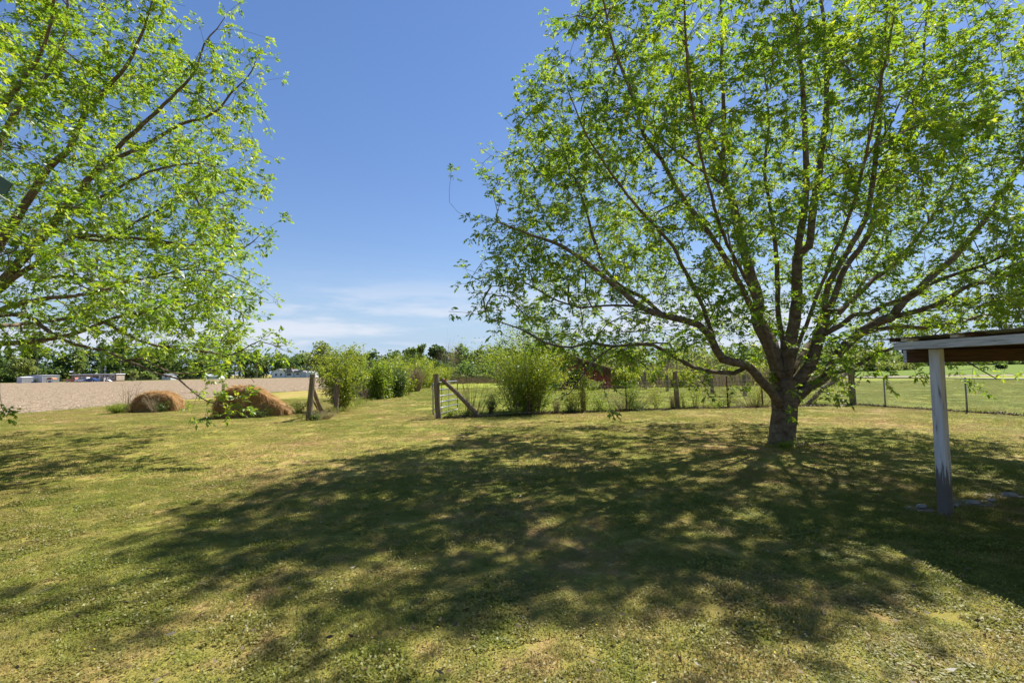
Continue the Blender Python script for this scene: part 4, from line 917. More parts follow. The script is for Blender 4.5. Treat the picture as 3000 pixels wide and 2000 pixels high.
dry_brush('dead_brush', 'bleached dead twigs on the ground by the vine covered post', bloc(1085, 1168), 0.9, 1.1, 90, 2, w=0.012, tint=.8)
dry_brush('dry_stalks', 'thin brown stalks standing behind the diagonal brace', (-1.55, 18.9, 0), 1.75, 1.0, 46, 3, lean=(0.25, 0), w=0.0065, tint=.25, fork=1)
dry_brush('dry_stalks', 'tall thin bare saplings beyond the open gate', (gnd(1352, 1118).x, 68, 0), 5.6, 2.2, 30, 4, w=0.02, tint=.85, fork=6)
dry_brush('dry_stalks', 'bare forked stalks beside the farther hay mound', bloc(375, 1204), 1.55, 0.7, 16, 5, w=0.012, tint=.75, fork=4)
dry_brush('dry_stalks', 'tangled vine stems beside the woven wire between posts', (4.9, 20.6, 0), 1.15, 2.2, 120, 6, w=0.005, tint=.45)
dry_brush('dry_stalks', 'dry stems standing against the wire before the corner post', (10.5, 21.2, 0), 1.1, 3.0, 150, 7, w=0.005, tint=.4)
dry_brush('dry_stalks', 'dry stems along the wire right of the big shrub', (2.6, 19.9, 0), 1.2, 1.0, 50, 8, w=0.005, tint=.4)
dry_brush('dry_stalks', 'straw coloured dead grass at the foot of the left gate post', (g1.x+0.45, g1.y+0.35, 0), 0.35, 0.7, 160, 9, w=0.004, tint=.85)
dry_brush('dry_tuft', 'upright tuft of tan dead grass by the second fence post', (fB.x-0.25, fB.y-0.1, 0), 0.6, 0.2, 90, 10, w=0.004, tint=.75)
dry_brush('dry_tuft', 'upright tuft of tan dead grass right of the big shrub', (1.75, 19.6, 0), 0.65, 0.25, 90, 11, w=0.004, tint=.7)
vines = [((fA.x-.05, fA.y-.05, 0), 1.75, .38, 1500, 'yellow green vine climbing the timber post near the barn', .6), ((4.95, 20.45, 0), 1.6, .42, 1700, 'dark green vine column on the rusty steel post', .3),
         ((3.6, 20.1, 0), 1.2, .5, 700, 'thin leafy vine on the wire right of the vine covered timber post', .5), ((fB.x+.25, fB.y, 0), 0.9, .25, 320, 'small leafy plant right of the second fence post', .6), ((9.3, 21, 0), 1.3, .3, 450, 'green vine on the thin steel post left of the pecan trunk', .4)]
vines += [((2.4, 19.9, 0), 1.45, .55, 900, 'yellow green sapling between the big shrub and the vine covered post', .75), ((6.1, 20.75, 0), 1.35, .5, 800, 'light green sapling left of the second fence post', .8), ((7.9, 21.1, 0), 1.5, .55, 900, 'leafy sapling on the wire right of the second fence post', .75), ((10.7, 21.3, 0), 1.3, .6, 800, 'bright sapling on the wire behind the left limb of the pecan', .8), ((13.2, 21.4, 0), 1.1, .5, 600, 'short leafy sapling beside the corner post brace', .7)]
for i, (b, h, sp_, nl, lab, ti) in enumerate(vines):
    shrub('vine', lab, b, h, sp_, 14, nl, 0.062, seed=60+i, tint=ti, low=0.1, stem_r=0.006, cat_='vine', puff=.3, group='vines on the wire fence')
weeds = [(-2.4, 18.55, .35, .5, 'low green weeds at the foot of the right gate post'), (-1.7, 18.6, .35, .5, 'low weeds under the diagonal brace'), (-0.2, 19.0, .4, .8, 'weeds in front of the low dark shrub'), (2.3, 19.75, .42, .8, 'weeds left of the vine covered timber post'), (3.7, 20.0, .4, .7, 'weeds right of the vine covered timber post'), (5.2, 20.3, .32, .6, 'weeds under the vine column on the steel post'), (8.6, 20.9, .4, .8, 'weeds on the fence line left of the pecan trunk'), (g1.x+.3, g1.y-.02, .28, .25, 'green tuft right of the left gate post')]
for i, (x, y, h, sp_, lab) in enumerate(weeds):
    shrub('weed_clump', lab, (x, y, 0), h, sp_, 16, 700, 0.055, mat='darkleaf' if i % 2 else 'shrub', seed=80+i, tint=.5 if i % 2 == 0 else .9, low=0.0, stem_r=.004, cat_='weeds', group='weeds along the fence')
def tall_grass(name, label, path, width, n, h, seed, mat='pasture_blade', w=.006):
    rg = np.random.default_rng(seed); P_ = np.array(path, dtype=float); sl = np.linalg.norm(np.diff(P_, axis=0), axis=1); cum = np.concatenate([[0], np.cumsum(sl)])
    u = rg.random(n)*cum[-1]; x = np.interp(u, cum, P_[:, 0]) + rg.normal(size=n)*width; y = np.interp(u, cum, P_[:, 1]) + rg.normal(size=n)*width
    hn = h*np.array([max(.15, .55+.95*mn.noise(Vector((a*.9, b*.9, seed)))) for a, b in zip(x, y)])*(.4+.8*rg.random(n))
    d = rg.normal(size=(n, 3))*np.array([.35, .35, .1]) + np.array([0, 0, 1.0])
    v, f, t = leaflets(np.stack([x, y, np.zeros(n)], 1), d, hn, w, np.clip(.35+.28*rg.normal(size=n), 0, .92), .1, .25, rg)
    o = mesh_np(name, v, f, M[mat], None, {'tint': t}); tag(o, label, 'grass', kind='stuff')
tall_grass('tall_grass', 'unmown grass and weeds growing up through the woven wire fence', [(g2.x, g2.y), (fA.x, fA.y), (fB.x, fB.y), (cr0.x, cr0.y)], .10, 7000, .34, 11)
tall_grass('tall_grass', 'unmown grass under the chain link fence', [(cr0.x, cr0.y), (17.85, 12.8)], .09, 2600, .26, 12)
tall_grass('tall_grass', 'rough grass fringing the foot of the lane hedge', [(g1.x, g1.y), (q2.x, q2.y), (-8.9, 28), (q3.x+.6, q3.y), (-14.5, 60)], .35, 9000, .45, 13, w=.012)
tall_grass('tall_grass', 'ragged grass margin at the edge of the ploughed field', [(-24.7, 14), (-24.6, 20), (-24.0, 34), (-23.0, 45), (-20.8, 54), (-17.5, 80)], .35, 8000, .22, 14, w=.012)
tall_grass('tall_grass', 'longer grass left uncut round the pecan trunk', [(b0.x-.42, TY-.15), (b0.x-.2, TY-.42), (b0.x+.2, TY-.42), (b0.x+.42, TY-.1)], .07, 900, .14, 15, mat='blade', w=.005)
tall_grass('tall_grass', 'longer grass left uncut round the white shed post', [(sp.x-.1, sp.y-.08), (sp.x+.12, sp.y-.1), (sp.x+.16, sp.y+.1)], .06, 500, .11, 16, mat='blade', w=.004)
for i_, hb_ in enumerate((gnd(715, 1224), gnd(432, 1207))):
    tall_grass('tall_grass', ['longer grass at the foot of the rounded hay bale', 'longer grass at the foot of the lower hay bale'][i_], [(hb_.x-1.2, hb_.y+.15), (hb_.x, hb_.y-.05), (hb_.x+1.2, hb_.y+.35)], .08, 900, .2, 17+i_, w=.007)
# leaf litter along the fence foot
def litter(name, label, path, width, n, seed, size=.055):
    rg = np.random.default_rng(seed); P_ = np.array([(a, b) for a, b in path]); sl = np.linalg.norm(np.diff(P_, axis=0), axis=1); cum = np.concatenate([[0], np.cumsum(sl)])
    u = rg.random(n)*cum[-1]; x = np.interp(u, cum, P_[:, 0]); y = np.interp(u, cum, P_[:, 1]) + rg.normal(size=n)*width
    hgt = 0.03 + 0.10*np.array([max(0, mn.noise(Vector((a*1.1, b, 0)))) for a, b in zip(x, y)])
    b = np.stack([x, y, 0.015 + hgt*rg.random(n)], 1)
    d = rg.normal(size=(n, 3)); d[:, 2] *= .5
    v, f, t = leaflets(b, d, size*(.6+.9*rg.random(n)), size*.6, np.clip(.45+.3*rg.normal(size=n), 0, 1), .3, 0, rg)
    o = mesh_np(name, v, f, M['litter'], None, {'tint': t}); tag(o, label, 'leaf litter', kind='stuff')
litter('leaf_litter', 'brown leaf litter heaped along the foot of the wire fence', [(g2.x+.2, g2.y-.03), (fA.x, fA.y-.15), (fB.x, fB.y-.15), (cr0.x, cr0.y-.2)], .13, 6500, 3)
ce2 = cr0 + ce
litter('leaf_litter', 'brown leaf litter heaped along the foot of the chain link fence', [(cr0.x, cr0.y-.2), (ce2.x-.15, ce2.y)], .12, 3200, 4)
litter('leaf_litter', 'brown leaves caught at the foot of the pecan trunk', [(b0.x-.1, TY-.42), (b0.x+.9, TY-.3)], .12, 260, 5, .045)
# clover collar at the foot of the pecan trunk
shrub('weed_clump', 'ring of low clover round the foot of the pecan trunk', (b0.x-.2, TY-.45, 0), .16, .55, 18, 1300, .03, seed=99, tint=.5, low=0, stem_r=.003, cat_='weeds')
# a long branch lying along the fence foot
MB().tube([(-1.9, 18.5, .06), (-1.0, 18.52, .05), (0.1, 18.75, .12), (1.1, 19.0, .10)], [.02, .024, .02, .012], 6, jit=.2).build('fallen_branch', M['twig'])
tag(COL.objects[-1], 'fallen grey branch lying along the foot of the fence', 'branch')

# ------------------------------------------------------------------ hay mounds
def hay_mound(label, base, w_left, w_right, h, depth, seed, rz=0.0, strands=4200):
    rg = np.random.default_rng(seed); root = empty('hay_bale', base, rz)
    nu, nv = 40, 22; V = []
    def prof(u):
        # u 0..1 from the left foot over the top to the right foot, a slumped round bale
        a = math.pi*(1-u); x = math.cos(a); z = math.sin(a)**0.62
        x = x*(w_right if x > 0 else w_left); sk = 1 + (0.85*max(0, (u-.70)/.30)**2 if w_right > w_left + .015 else 0.15*abs(u-.5))
        return x*sk, z*h
    for j in range(nv+1):
        t = j/nv; yy = -depth/2 + depth*t
        sh_ = 1 - 0.10*abs(2*t-1)**4
        for i in range(nu+1):
            u = i/nu; x, z = prof(u)
            k = 1 + 0.17*mn.noise(Vector((x*1.6+seed, yy*1.6, z*2)))+0.10*mn.noise(Vector((x*6, yy*6+seed, z*6)))
            V.append((x*sh_*k, yy + 0.05*mn.noise(Vector((x*3, z*3, seed))), max(-.02, z*sh_*k - .01)))
    F = [(j*(nu+1)+i, (j+1)*(nu+1)+i, (j+1)*(nu+1)+i+1, j*(nu+1)+i+1) for j in range(nv) for i in range(nu)]
    m = MB(); m.add(V, F)
    # end faces as fans pushed in a little, ring by ring
    for e, j in ((-1, 0), (1, nv)):
        rim = [j*(nu+1)+i for i in range(nu+1)]; prev = rim
        for k_, s_ in ((1, .75), (2, .45), (3, .15)):
            cur = []
            for i in range(nu+1):
                x, y, z = V[rim[i]]; m.v.append((x*s_, y - e*(-0.04) + e*.05*mn.noise(Vector((x*5*s_, z*5*s_, seed+k_))), z*s_ + .0)); cur.append(len(m.v)-1)
            for i in range(nu):
                q = (prev[i], prev[i+1], cur[i+1], cur[i]); m.f.append(q if e < 0 else q[::-1])
            prev = cur
    m.build('bale_core', M['haybody'], root, smooth=True)
    # loose straw: raked over the curve, and fraying on the near face
    n1 = strands; u = rg.random(n1); y = (rg.random(n1)-.5)*depth*1.02
    x = np.zeros(n1); z = np.zeros(n1); tx = np.zeros(n1); tz = np.zeros(n1)
    for i in range(n1):
        x[i], z[i] = prof(u[i]); x2, z2 = prof(min(1, u[i]+.02)); tx[i], tz[i] = x2-x[i], z2-z[i]
    sg = np.where(u > .5, 1, -1)[:, None]
    tang = unit(np.stack([tx, np.zeros(n1), tz], 1)*sg + 1e-5)
    d1 = unit(tang + rg.normal(size=(n1, 3))*.28); nor = unit(np.stack([x/(w_right**2), 0*x, z/(h*h)], 1)+1e-5)
    b1 = np.stack([x, y, z], 1)*1.0 + nor*(.02+.05*rg.random(n1))[:, None]; b1[:, 2] = np.maximum(b1[:, 2], .02)
    tint1 = np.clip(.74 + .22*rg.normal(size=n1), 0, 1)
    p1 = leaflets(b1, d1, .16 + .26*rg.random(n1), .011, tint1, .2, .12, rg)
    n2 = strands//2; u2 = rg.random(n2); s2 = np.sqrt(rg.random(n2))*.97
    xz = np.array([prof(a) for a in u2]); b2 = np.stack([xz[:, 0]*s2*.95, np.full(n2, -depth/2 - .02 - .02*rg.random(n2)) , xz[:, 1]*s2*.95], 1)
    d2 = np.stack([-xz[:, 1], rg.normal(size=n2)*.12, xz[:, 0]], 1); d2 = unit(unit(d2+1e-5) + rg.normal(size=(n2, 3))*.25*np.array([1, .3, 1]))
    p2 = leaflets(b2, d2, .10+.12*rg.random(n2), .009, np.clip(.5 + .25*rg.normal(size=n2), 0, 1), .2, .05, rg)
    # straw that has slid off on to the grass around the foot
    n3 = strands//4; a3 = rg.random(n3)*6.283; r3 = 1 + .28*rg.random(n3)**2
    b3 = np.stack([np.cos(a3)*np.where(np.cos(a3) > 0, w_right*1.35, w_left*1.05)*r3, np.sin(a3)*depth*.55*r3, .02+.04*rg.random(n3)], 1)
    d3 = rg.normal(size=(n3, 3))*np.array([1, 1, .25]); p3 = leaflets(b3, d3, .10+.16*rg.random(n3), .009, np.clip(.7+.2*rg.normal(size=n3), 0, 1), .2, .05, rg)
    n4 = strands//5; k4 = rg.integers(0, n1, n4); d4 = unit(nor[k4]*.7 + d1[k4]*.6 + rg.normal(size=(n4, 3))*.4)
    p4 = leaflets(b1[k4], d4, .12+.2*rg.random(n4), .008, tint1[k4], .2, .5, rg)
    v, f, t = cat([p1, p2, p3, p4]); o = mesh_np('loose_straw', v, f, M['hay'], root, {'tint': t}); o['kind'] = 'stuff'
    tag(root, label, 'hay bale'); return root
hb = gnd(715, 1224); hay_mound('rounded slumped hay bale with loose orange straw beside the left gate post', (hb.x-.32, hb.y+.55, 0), .94, .96, 1.20, 1.05, 3, R(19), 5600)
hb2 = gnd(432, 1207); hay_mound('lower weathered hay bale farther left with weeds at its foot', (hb2.x+.05, hb2.y+.6, 0), .85, .86, 0.90, 1.05, 8, R(14), 4200)
shrub('weed_clump', 'bright green weed cushion left of the lower hay bale', (hb2.x-1.05, hb2.y-.45, 0), .55, .6, 26, 2600, .055, seed=201, tint=.5, low=0, cat_='weeds', stem_r=.004)
shrub('weed_clump', 'leafy weeds growing over the right end of the lower hay bale', (hb2.x+.75, hb2.y-.05, 0), .62, .45, 16, 900, .06, mat='darkleaf', seed=202, tint=.95, low=0, cat_='weeds', stem_r=.004)
shrub('weed_clump', 'green weeds at the right foot of the rounded hay bale', (hb.x+.75, hb.y+.1, 0), .38, .35, 14, 600, .05, mat='darkleaf', seed=203, tint=.7, low=0, cat_='weeds', stem_r=.004)
shrub('weed_clump', 'weeds trailing behind the right slope of the rounded hay bale', (hb.x+1.35, hb.y+2.0, 0), .75, .55, 16, 700, .07, seed=204, tint=.5, low=0, cat_='weeds', stem_r=.004)
dry_brush('dry_stalks', 'bleached stalks draped over the lower hay bale', (hb2.x+.55, hb2.y-.25, 0), 1.0, .6, 34, 12, lean=(-.3, 0), w=.007, tint=.95, fork=2)

# ------------------------------------------------------------------ red barn
bx, by = 4.75, 43.0
barn = empty('barn', (bx, by, 0)); tag(barn, 'low red barn with dead vines hanging from its roof edge', 'barn')
hw, ez, pz, dep = 4.0, 1.72, 3.12, 8.0
bw_ = 0.235; x = -hw + .06; k = 0
while x < hw - .1:
    x1 = min(x + bw_, hw-.06); xm = (x + x1)/2
    zt_ = ez + (pz-ez)*(1-abs(xm)/hw) - .05
    z0 = 1.55 if (0.15 < xm < 1.15) else 0.02
    if zt_ > z0 + .05:
        s0 = ez + (pz-ez)*(1-abs(x)/hw) - .05; s1 = ez + (pz-ez)*(1-abs(x1)/hw) - .05
        yv = 0.012*(k % 2)
        MB().prism([(x+.006, z0), (x1-.006, z0), (x1-.006, s1), (x+.006, s0)], yv, yv+.03).build('plank', M['barnred'], barn)
    x = x1; k += 1
MB().prism([(-hw+.05, 0), (hw-.05, 0), (hw-.05, ez-.06), (0, pz-.08), (-hw+.05, ez-.06)], .06, .10).build('interior_shade_sheet', M['black'], barn)  # added sheet behind planks and doorway, interior shade painted as black
MB().box(-hw+.04, -hw+.09, .05, dep, 0, ez-.02).build('side_wall', M['barnred'], barn); MB().box(hw-.09, hw-.04, .05, dep, 0, ez-.02).build('side_wall', M['barnred'], barn)
MB().prism([(-hw+.05, 0), (hw-.05, 0), (hw-.05, ez-.06), (0, pz-.08), (-hw+.05, ez-.06)], dep-.05, dep).build('rear_wall', M['barnred'], barn)
for sg in (-1, 1):
    MB().prism([(0, pz), (sg*(hw+.35), ez-.12), (sg*(hw+.35), ez-.06), (0, pz+.06)], -.35, dep+.3).build('roof', M['barnroof'], barn)
MB().box(.18, .26, -.03, .0, 0, 1.55).build('door_frame', M['darkboard'], barn); MB().box(1.05, 1.13, -.03, .0, 0, 1.55).build('door_frame', M['darkboard'], barn)
# dead vines hanging from the right roof edge
nv_ = 520; xx = rng.random(nv_)*4.1 + .1; top = ez + (pz-ez)*(1-xx/hw) - .02
a_ = np.stack([bx + xx, by - .38 - .12*rng.random(nv_), top + .05], 1); ln_ = .25 + .75*rng.random(nv_)
b_ = a_ + np.stack([.12*rng.normal(size=nv_), -.05*rng.random(nv_), -ln_], 1)
v, f = frusta(a_, b_, np.full(nv_, .012), np.full(nv_, .006), 3)
o = mesh_np('dead_vines', v, f, M['dry'], None, {'tint': np.repeat(np.clip(.35+.2*rng.normal(size=nv_), 0, 1), 6)}); tag(o, 'curtain of brown dead vines hanging on the red barn front', 'dead vines', kind='stuff')
shrub('leafy_shrub', 'sprawling yellow green bush against the left of the barn front', (3.3, 38.5, 0), 2.1, 1.4, 20, 2200, .10, seed=301, tint=.75, low=.1)
shrub('leafy_shrub', 'low green growth in front of the barn doorway', (6.6, 40.5, 0), 1.0, 1.6, 20, 1500, .10, seed=302, tint=.45, low=.0)
# dry reeds beyond the far fence
def reeds(name, label, x0, x1, y0, y1, n, h, seed, tint=.7):
    rg = np.random.default_rng(seed); x = x0+(x1-x0)*rg.random(n); y = y0+(y1-y0)*rg.random(n)
    hn = np.array([max(.25, .75+.9*mn.noise(Vector((a*.22, b*.22, seed)))) for a, b in zip(x, y)])*h*(.6+.4*rg.random(n))
    a = np.stack([x, y, np.zeros(n)], 1); b = a + np.stack([rg.normal(size=n)*.18*hn, rg.normal(size=n)*.18*hn, hn], 1)
    v, f = frusta(a, b, np.full(n, .022), np.full(n, .010), 3)
    o = mesh_np(name, v, f, M['dry'], None, {'tint': np.repeat(np.clip(tint+.2*rg.normal(size=n), 0, 1), 6)}); tag(o, label, 'reeds', kind='stuff')
reeds('dry_reeds', 'band of straw coloured dry reeds beyond the farther fence', 9.5, 30, 43, 56, 5200, 1.9, 4, .9)
reeds('dry_reeds', 'dry reeds mixed with green brush behind the red barn', -2, 26, 58, 75, 3600, 3.0, 6, .9)
reeds('dry_reeds', 'dead grass standing at the far end of the lane', -9, 2, 66, 80, 1800, 1.1, 7, .6)

# ------------------------------------------------------------------ far woods and single trees
def far_foliage(rg, trees, q_per, qs):
    """trees: (x, y, height, radius, tint, kind); returns leaf quads and trunk frusta"""
    parts = []; ta, tb, tr = [], [], []
    for (x, y, h, rad, ti, kd) in trees:
        nb = 16 if kd != 'pine' else 12; n_ = q_per
        bz = (rg.random(nb)**.8); cb = np.zeros((nb, 3))
        if kd == 'pine':
            zz = h*(.45 + .55*bz); rr = rad*(1.05-bz)*np.sqrt(rg.random(nb)) ; br_ = rad*(.35+.2*rg.random(nb))*(1.15-bz*.7)
        else:
            lo_ = .05 if kd == 'mass' else .24; zz = h*(lo_ + (.90-lo_)*bz); wv = np.sqrt(np.clip(1-((bz-.40)/.64)**2, .05, 1)); rr = rad*.85*wv*np.sqrt(rg.random(nb)); br_ = rad*(.26+.24*rg.random(nb))
        an = rg.random(nb)*6.283
        cb = np.stack([x+np.cos(an)*rr, y+np.sin(an)*rr, zz], 1)
        k = rg.integers(0, nb, n_); dv = unit(rg.normal(size=(n_, 3))); rad_ = (br_[k]*(.75+.3*rg.random(n_)))[:, None]
        c = cb[k] + dv*rad_*np.array([1, 1, .8])
        c[:, 2] = np.clip(c[:, 2], .1, h*1.02)
        d = unit(dv*.5 + rg.normal(size=(n_, 3))*.8)
        tt = np.clip(ti + .09*rg.normal(size=n_) + .16*(rg.random(nb)[k]-.5), 0, 1)
        s_ = qs*(.6+.8*rg.random(n_))
        parts.append(leaflets(c, d, s_, s_*.75, tt, .15, .1, rg))
        ta.append((x, y, -.1)); tb.append((x+rg.normal()*.2, y, h*(.8 if kd == 'pine' else .55))); tr.append(.012*h+.06)
        if kd != 'mass':
            for j in range(min(nb, 9)):
                ta.append((x, y, zz[j]*.55)); tb.append(tuple(cb[j])); tr.append(.04+.004*h)
    v, f, t = cat(parts)
    tv, tf = frusta(np.array(ta, dtype=float), np.array(tb, dtype=float), np.array(tr), np.array(tr)*.55, 6)
    return v, f, t, tv, tf
def woodland(label, pts, seed, rows, gap, hfun, q_per, qs, tint, pine=.12):
    rg = np.random.default_rng(seed); trees = []
    for (x0, y0), (x1, y1) in zip(pts, pts[1:]):
        L = math.hypot(x1-x0, y1-y0); m = max(1, int(L/gap))
        for r_ in range(rows):
            for k in range(m):
                t = (k + rg.random())/m; x = x0+(x1-x0)*t; y = y0+(y1-y0)*t + r_*gap*1.1 + rg.normal()*gap*.3
                h = hfun(x)*(.72+.42*rg.random())*(1+.06*r_)
                trees.append((x, y, h, gap*(.55+.35*rg.random()), np.clip(tint+.2*rg.normal(), .05, .95), 'pine' if rg.random() < pine else 'mass'))
        for k in range(int(L/(gap*.5))):
            t = rg.random(); trees.append((x0+(x1-x0)*t, y0+(y1-y0)*t - gap*(.4+.5*rg.random()), hfun(x0)*(.2+.2*rg.random()), gap*(.42+.25*rg.random()), np.clip(tint+.12+.2*rg.normal(), .05, .95), 'mass'))
    v, f, t, tv, tf = far_foliage(rg, trees, q_per, qs)
    root = empty('woodland', (0, 0, 0)); tag(root, label, 'woodland', kind='stuff')
    c = mesh_np('foliage', v, f, M['wood_far'], root, {'tint': t}); c['kind'] = 'stuff'
    c = mesh_np('trunks', tv, tf, M['twig'], root); c['kind'] = 'stuff'
woodland('dark mixed wood behind the mobile home and grey sheds', [(-340, 218), (-240, 216), (-170, 232)], 1, 3, 6.5, lambda x: 15.5, 380, 1.3, .38, .2)
woodland('green wood behind the white house across the ploughed field', [(-185, 236), (-110, 262), (-55, 285)], 2, 3, 6.5, lambda x: 13.5, 360, 1.3, .55)
woodland('far low tree line closing the end of the lane', [(-90, 300), (-10, 310), (40, 300)], 3, 2, 7, lambda x: 10.5, 260, 1.4, .5)
woodland('bushy tree belt behind the red barn and dry reeds', [(-14, 98), (12, 96), (40, 104), (75, 118), (120, 150)], 4, 3, 4.2, lambda x: 6.2, 420, .62, .82, .0)
woodland('distant tree line at the edge of the green crop field', [(110, 330), (240, 360), (420, 400), (640, 420)], 5, 2, 8, lambda x: 10, 220, 1.6, .45)
woodland('low thicket on the right of the lane beyond the open gate', [(-14, 84), (-4, 82), (2, 84)], 6, 2, 2.8, lambda x: 3.2, 330, .42, .55, 0)
def single_tree(name, label, px, basey, Y, top, width, tint, kd, seed, q=1500, qs=.9, mat='wood_far', group='single trees standing out from the woods'):
    rg = np.random.default_rng(seed); pb = at(px, basey, Y); h = at(px, top, Y).z; rad = width/2*Y/FPX
    v, f, t, tv, tf = far_foliage(rg, [(0, 0, h, rad, tint, kd)], q, qs)
    root = empty(name, (pb.x, Y, 0)); tag(root, label, 'tree', group)
    mesh_np('trunk', tv[:12], tf[:6], M['twig'], root)
    if len(tf) > 6:
        b_ = mesh_np('branches', tv[12:], tf[6:]-12, M['twig'], root); b_['kind'] = 'stuff'
    c = mesh_np('crown', v, f, M[mat], root, {'tint': t}); c['kind'] = 'stuff'
    return root
single_tree('olive_tree', 'rounded olive brown tree just behind the small grey shed', 60, 1115, 206, 1046, 62, .9, 'round', 1, 1300, .9)
single_tree('pine_tree', 'tall pine above the large grey shed', 108, 1110, 212, 968, 70, .12, 'pine', 2, 1700, 1.1)
single_tree('pine_tree', 'tall pine with a long bare trunk right of the mobile home', 352, 1110, 206, 985, 48, .2, 'pine', 3, 1000, 1.0)
single_tree('pine_tree', 'pine breaking the skyline left of the white house', 752, 1105, 246, 1027, 26, .1, 'pine', 4, 700, .9)
single_tree('pale_tree', 'tall thin leaved pale tree right of the white house', 936, 1105, 190, 1002, 86, .85, 'round', 5, 1500, .8)
single_tree('pale_tree', 'loose pale tree behind the bright yellow green shrub', 1055, 1100, 180, 1035, 60, .8, 'round', 6, 900, .7)
single_tree('tall_tree', 'left of the pair of tall fresh green trees at the lane end', 1207, 1100, 130, 1010, 38, .55, 'round', 7, 1100, .62)
single_tree('tall_tree', 'right of the pair of tall fresh green trees at the lane end', 1240, 1100, 132, 1003, 40, .6, 'round', 8, 1100, .62)
single_tree('oak_tree', 'dark round headed oak right of the tall pair at the lane end', 1285, 1100, 120, 1012, 76, .12, 'round', 9, 2200, .6)
single_tree('oak_tree', 'smaller dark rounded tree behind the bare saplings', 1340, 1098, 130, 1040, 52, .15, 'round', 10, 1300, .6)
single_tree('tall_tree', 'leafy tree showing left of the big dense shrub', 1402, 1098, 120, 1020, 52, .5, 'round', 11, 1300, .6)
single_tree('low_tree', 'squat dark tree at the edge of the ploughed field near the lane', 1130, 1100, 200, 1055, 40, .15, 'round', 12, 700, .8)
single_tree('round_bush', 'bare brown rounded bush right of the mobile home', 392, 1114, 186, 1087, 20, 1.0, 'round', 13, 500, .5)
single_tree('round_bush', 'solitary dark bush in the green crop field behind the shed', 2930, 1080, 120, 1067, 26, .15, 'round', 14, 400, .45)

# ------------------------------------------------------------------ buildings and vehicles across the field
def gable(name, mat_w, mat_r, parent, x0, x1, y0, y1, ze, zp, over=.35):
    """ridge along x"""
    ym = (y0+y1)/2
    w = MB(); w.add([(x0,y0,0),(x1,y0,0),(x1,y1,0),(x0,y1,0),(x0,y0,ze),(x1,y0,ze),(x1,y1,ze),(x0,y1,ze),(x0,ym,zp),(x1,ym,zp)],
          [(0,1,5,4),(2,3,7,6),(1,2,6,9,5),(3,0,4,8,7)]); w.build('wall', mat_w, parent)
    r_ = MB(); th = .12; k = (zp-ze)/(ym-y0)
    for sg, ya in ((1, y0), (-1, y1)):
        ye = ya - sg*over; ze_ = ze - k*over
        r_.add([(x0-over, ye, ze_+.02), (x1+over, ye, ze_+.02), (x1+over, ym, zp+.02), (x0-over, ym, zp+.02), (x0-over, ye, ze_+th), (x1+over, ye, ze_+th), (x1+over, ym, zp+th), (x0-over, ym, zp+th)],
               [(0,1,2,3),(7,6,5,4),(0,4,5,1),(1,5,6,2),(2,6,7,3),(3,7,4,0)])
    return r_.build('roof', mat_r, parent)
def window(parent, x0, x1, z0, z1, y, mat_f='white'):
    f_ = MB().box(x0-.08, x1+.08, y-.05, y+.0, z0-.08, z1+.08).build('window', M[mat_f], parent)
    MB().box(x0, x1, y-.075, y-.055, z0, z1).build('pane', M['glass'], f_)
# white house: front gable wing, main roof, porch, side wing and flat additions
HY = 236.0; s_ = HY/FPX
hx = lambda px: at(px, 1100, HY).x
hz_ = lambda px, py: at(px, py, HY).z
house = empty('house', (hx(797), HY, 0)); tag(house, 'white farmhouse with grey roof and low additions across the ploughed field', 'house')
u = lambda px: hx(px) - hx(797)
gw = u(834)
# gable facing the viewer: ridge along y
MB().prism([(0, 0), (gw, 0), (gw, 2.7), (gw/2+.2, 4.25), (gw/2-.6, 4.25), (0, 2.7)], 0, 7.5).build('wall', M['white'], house)
for sg in (0, 1):
    pr = [(-.35, 2.45), (gw/2-.62, 4.28), (gw/2-.62, 4.42), (-.35, 2.6)] if sg == 0 else [(gw/2+.22, 4.28), (gw+.35, 2.45), (gw+.35, 2.6), (gw/2+.22, 4.42)]
    MB().prism(pr, -.3, 7.8).build('roof', M['greyroof'], house)
MB().prism([(gw/2-.62, 4.27), (gw/2+.22, 4.27), (gw/2+.22, 4.42), (gw/2-.62, 4.42)], -.3, 7.8).build('roof_ridge', M['greyroof'], house)
window(house, gw*.24, gw*.40, 1.0, 2.1, 0.0); window(house, gw*.64, gw*.80, 1.0, 2.1, 0.0)
MB().box(gw*.46, gw*.54, -.03, 0, 3.35, 3.7).build('vent', M['glass'], house)
mw = empty('main_wing'); 
MB().box(gw+.002, u(855), 1.2, 8, 0, 2.55).build('wall', M['white'], house)
MB().prism([(gw-.5, 2.5), (u(858), 2.5), (u(851), 4.1), (gw-2.2, 4.1)], .7, 7.9).build('main_roof', M['greyroof'], house)
bpy.data.objects.remove(mw)
MB().box(gw+.1, u(854), .9, 1.19, .2, .75).build('porch_wall', M['carwhite'], house); MB().box(gw+.15, gw+.35, .9, 1.15, .75, 2.5).build('porch_column', M['carwhite'], house); MB().box(u(852.5), u(854), .9, 1.15, .75, 2.5).build('porch_column', M['carwhite'], house)
window(house, gw+.6, u(850), .95, 2.2, 1.19)
MB().box(u(841), u(842.2), 4.5, 5.1, 3.8, 4.95).build('chimney', M['brick'], house)
MB().box(u(855.2), u(881), 2.0, 8, 0, 2.5).build('side_wall', M['white'], house); MB().prism([(u(855.2), 2.45), (u(886), 2.45), (u(883), 3.4), (u(857), 3.4)], 1.5, 8.2).build('side_roof', M['greyroof'], house)
window(house, u(863), u(870.5), 1.3, 2.1, 2.0); MB().box(u(873), u(877), 1.95, 2.0, .1, 2.2).build('door', M['metalwall'], house)
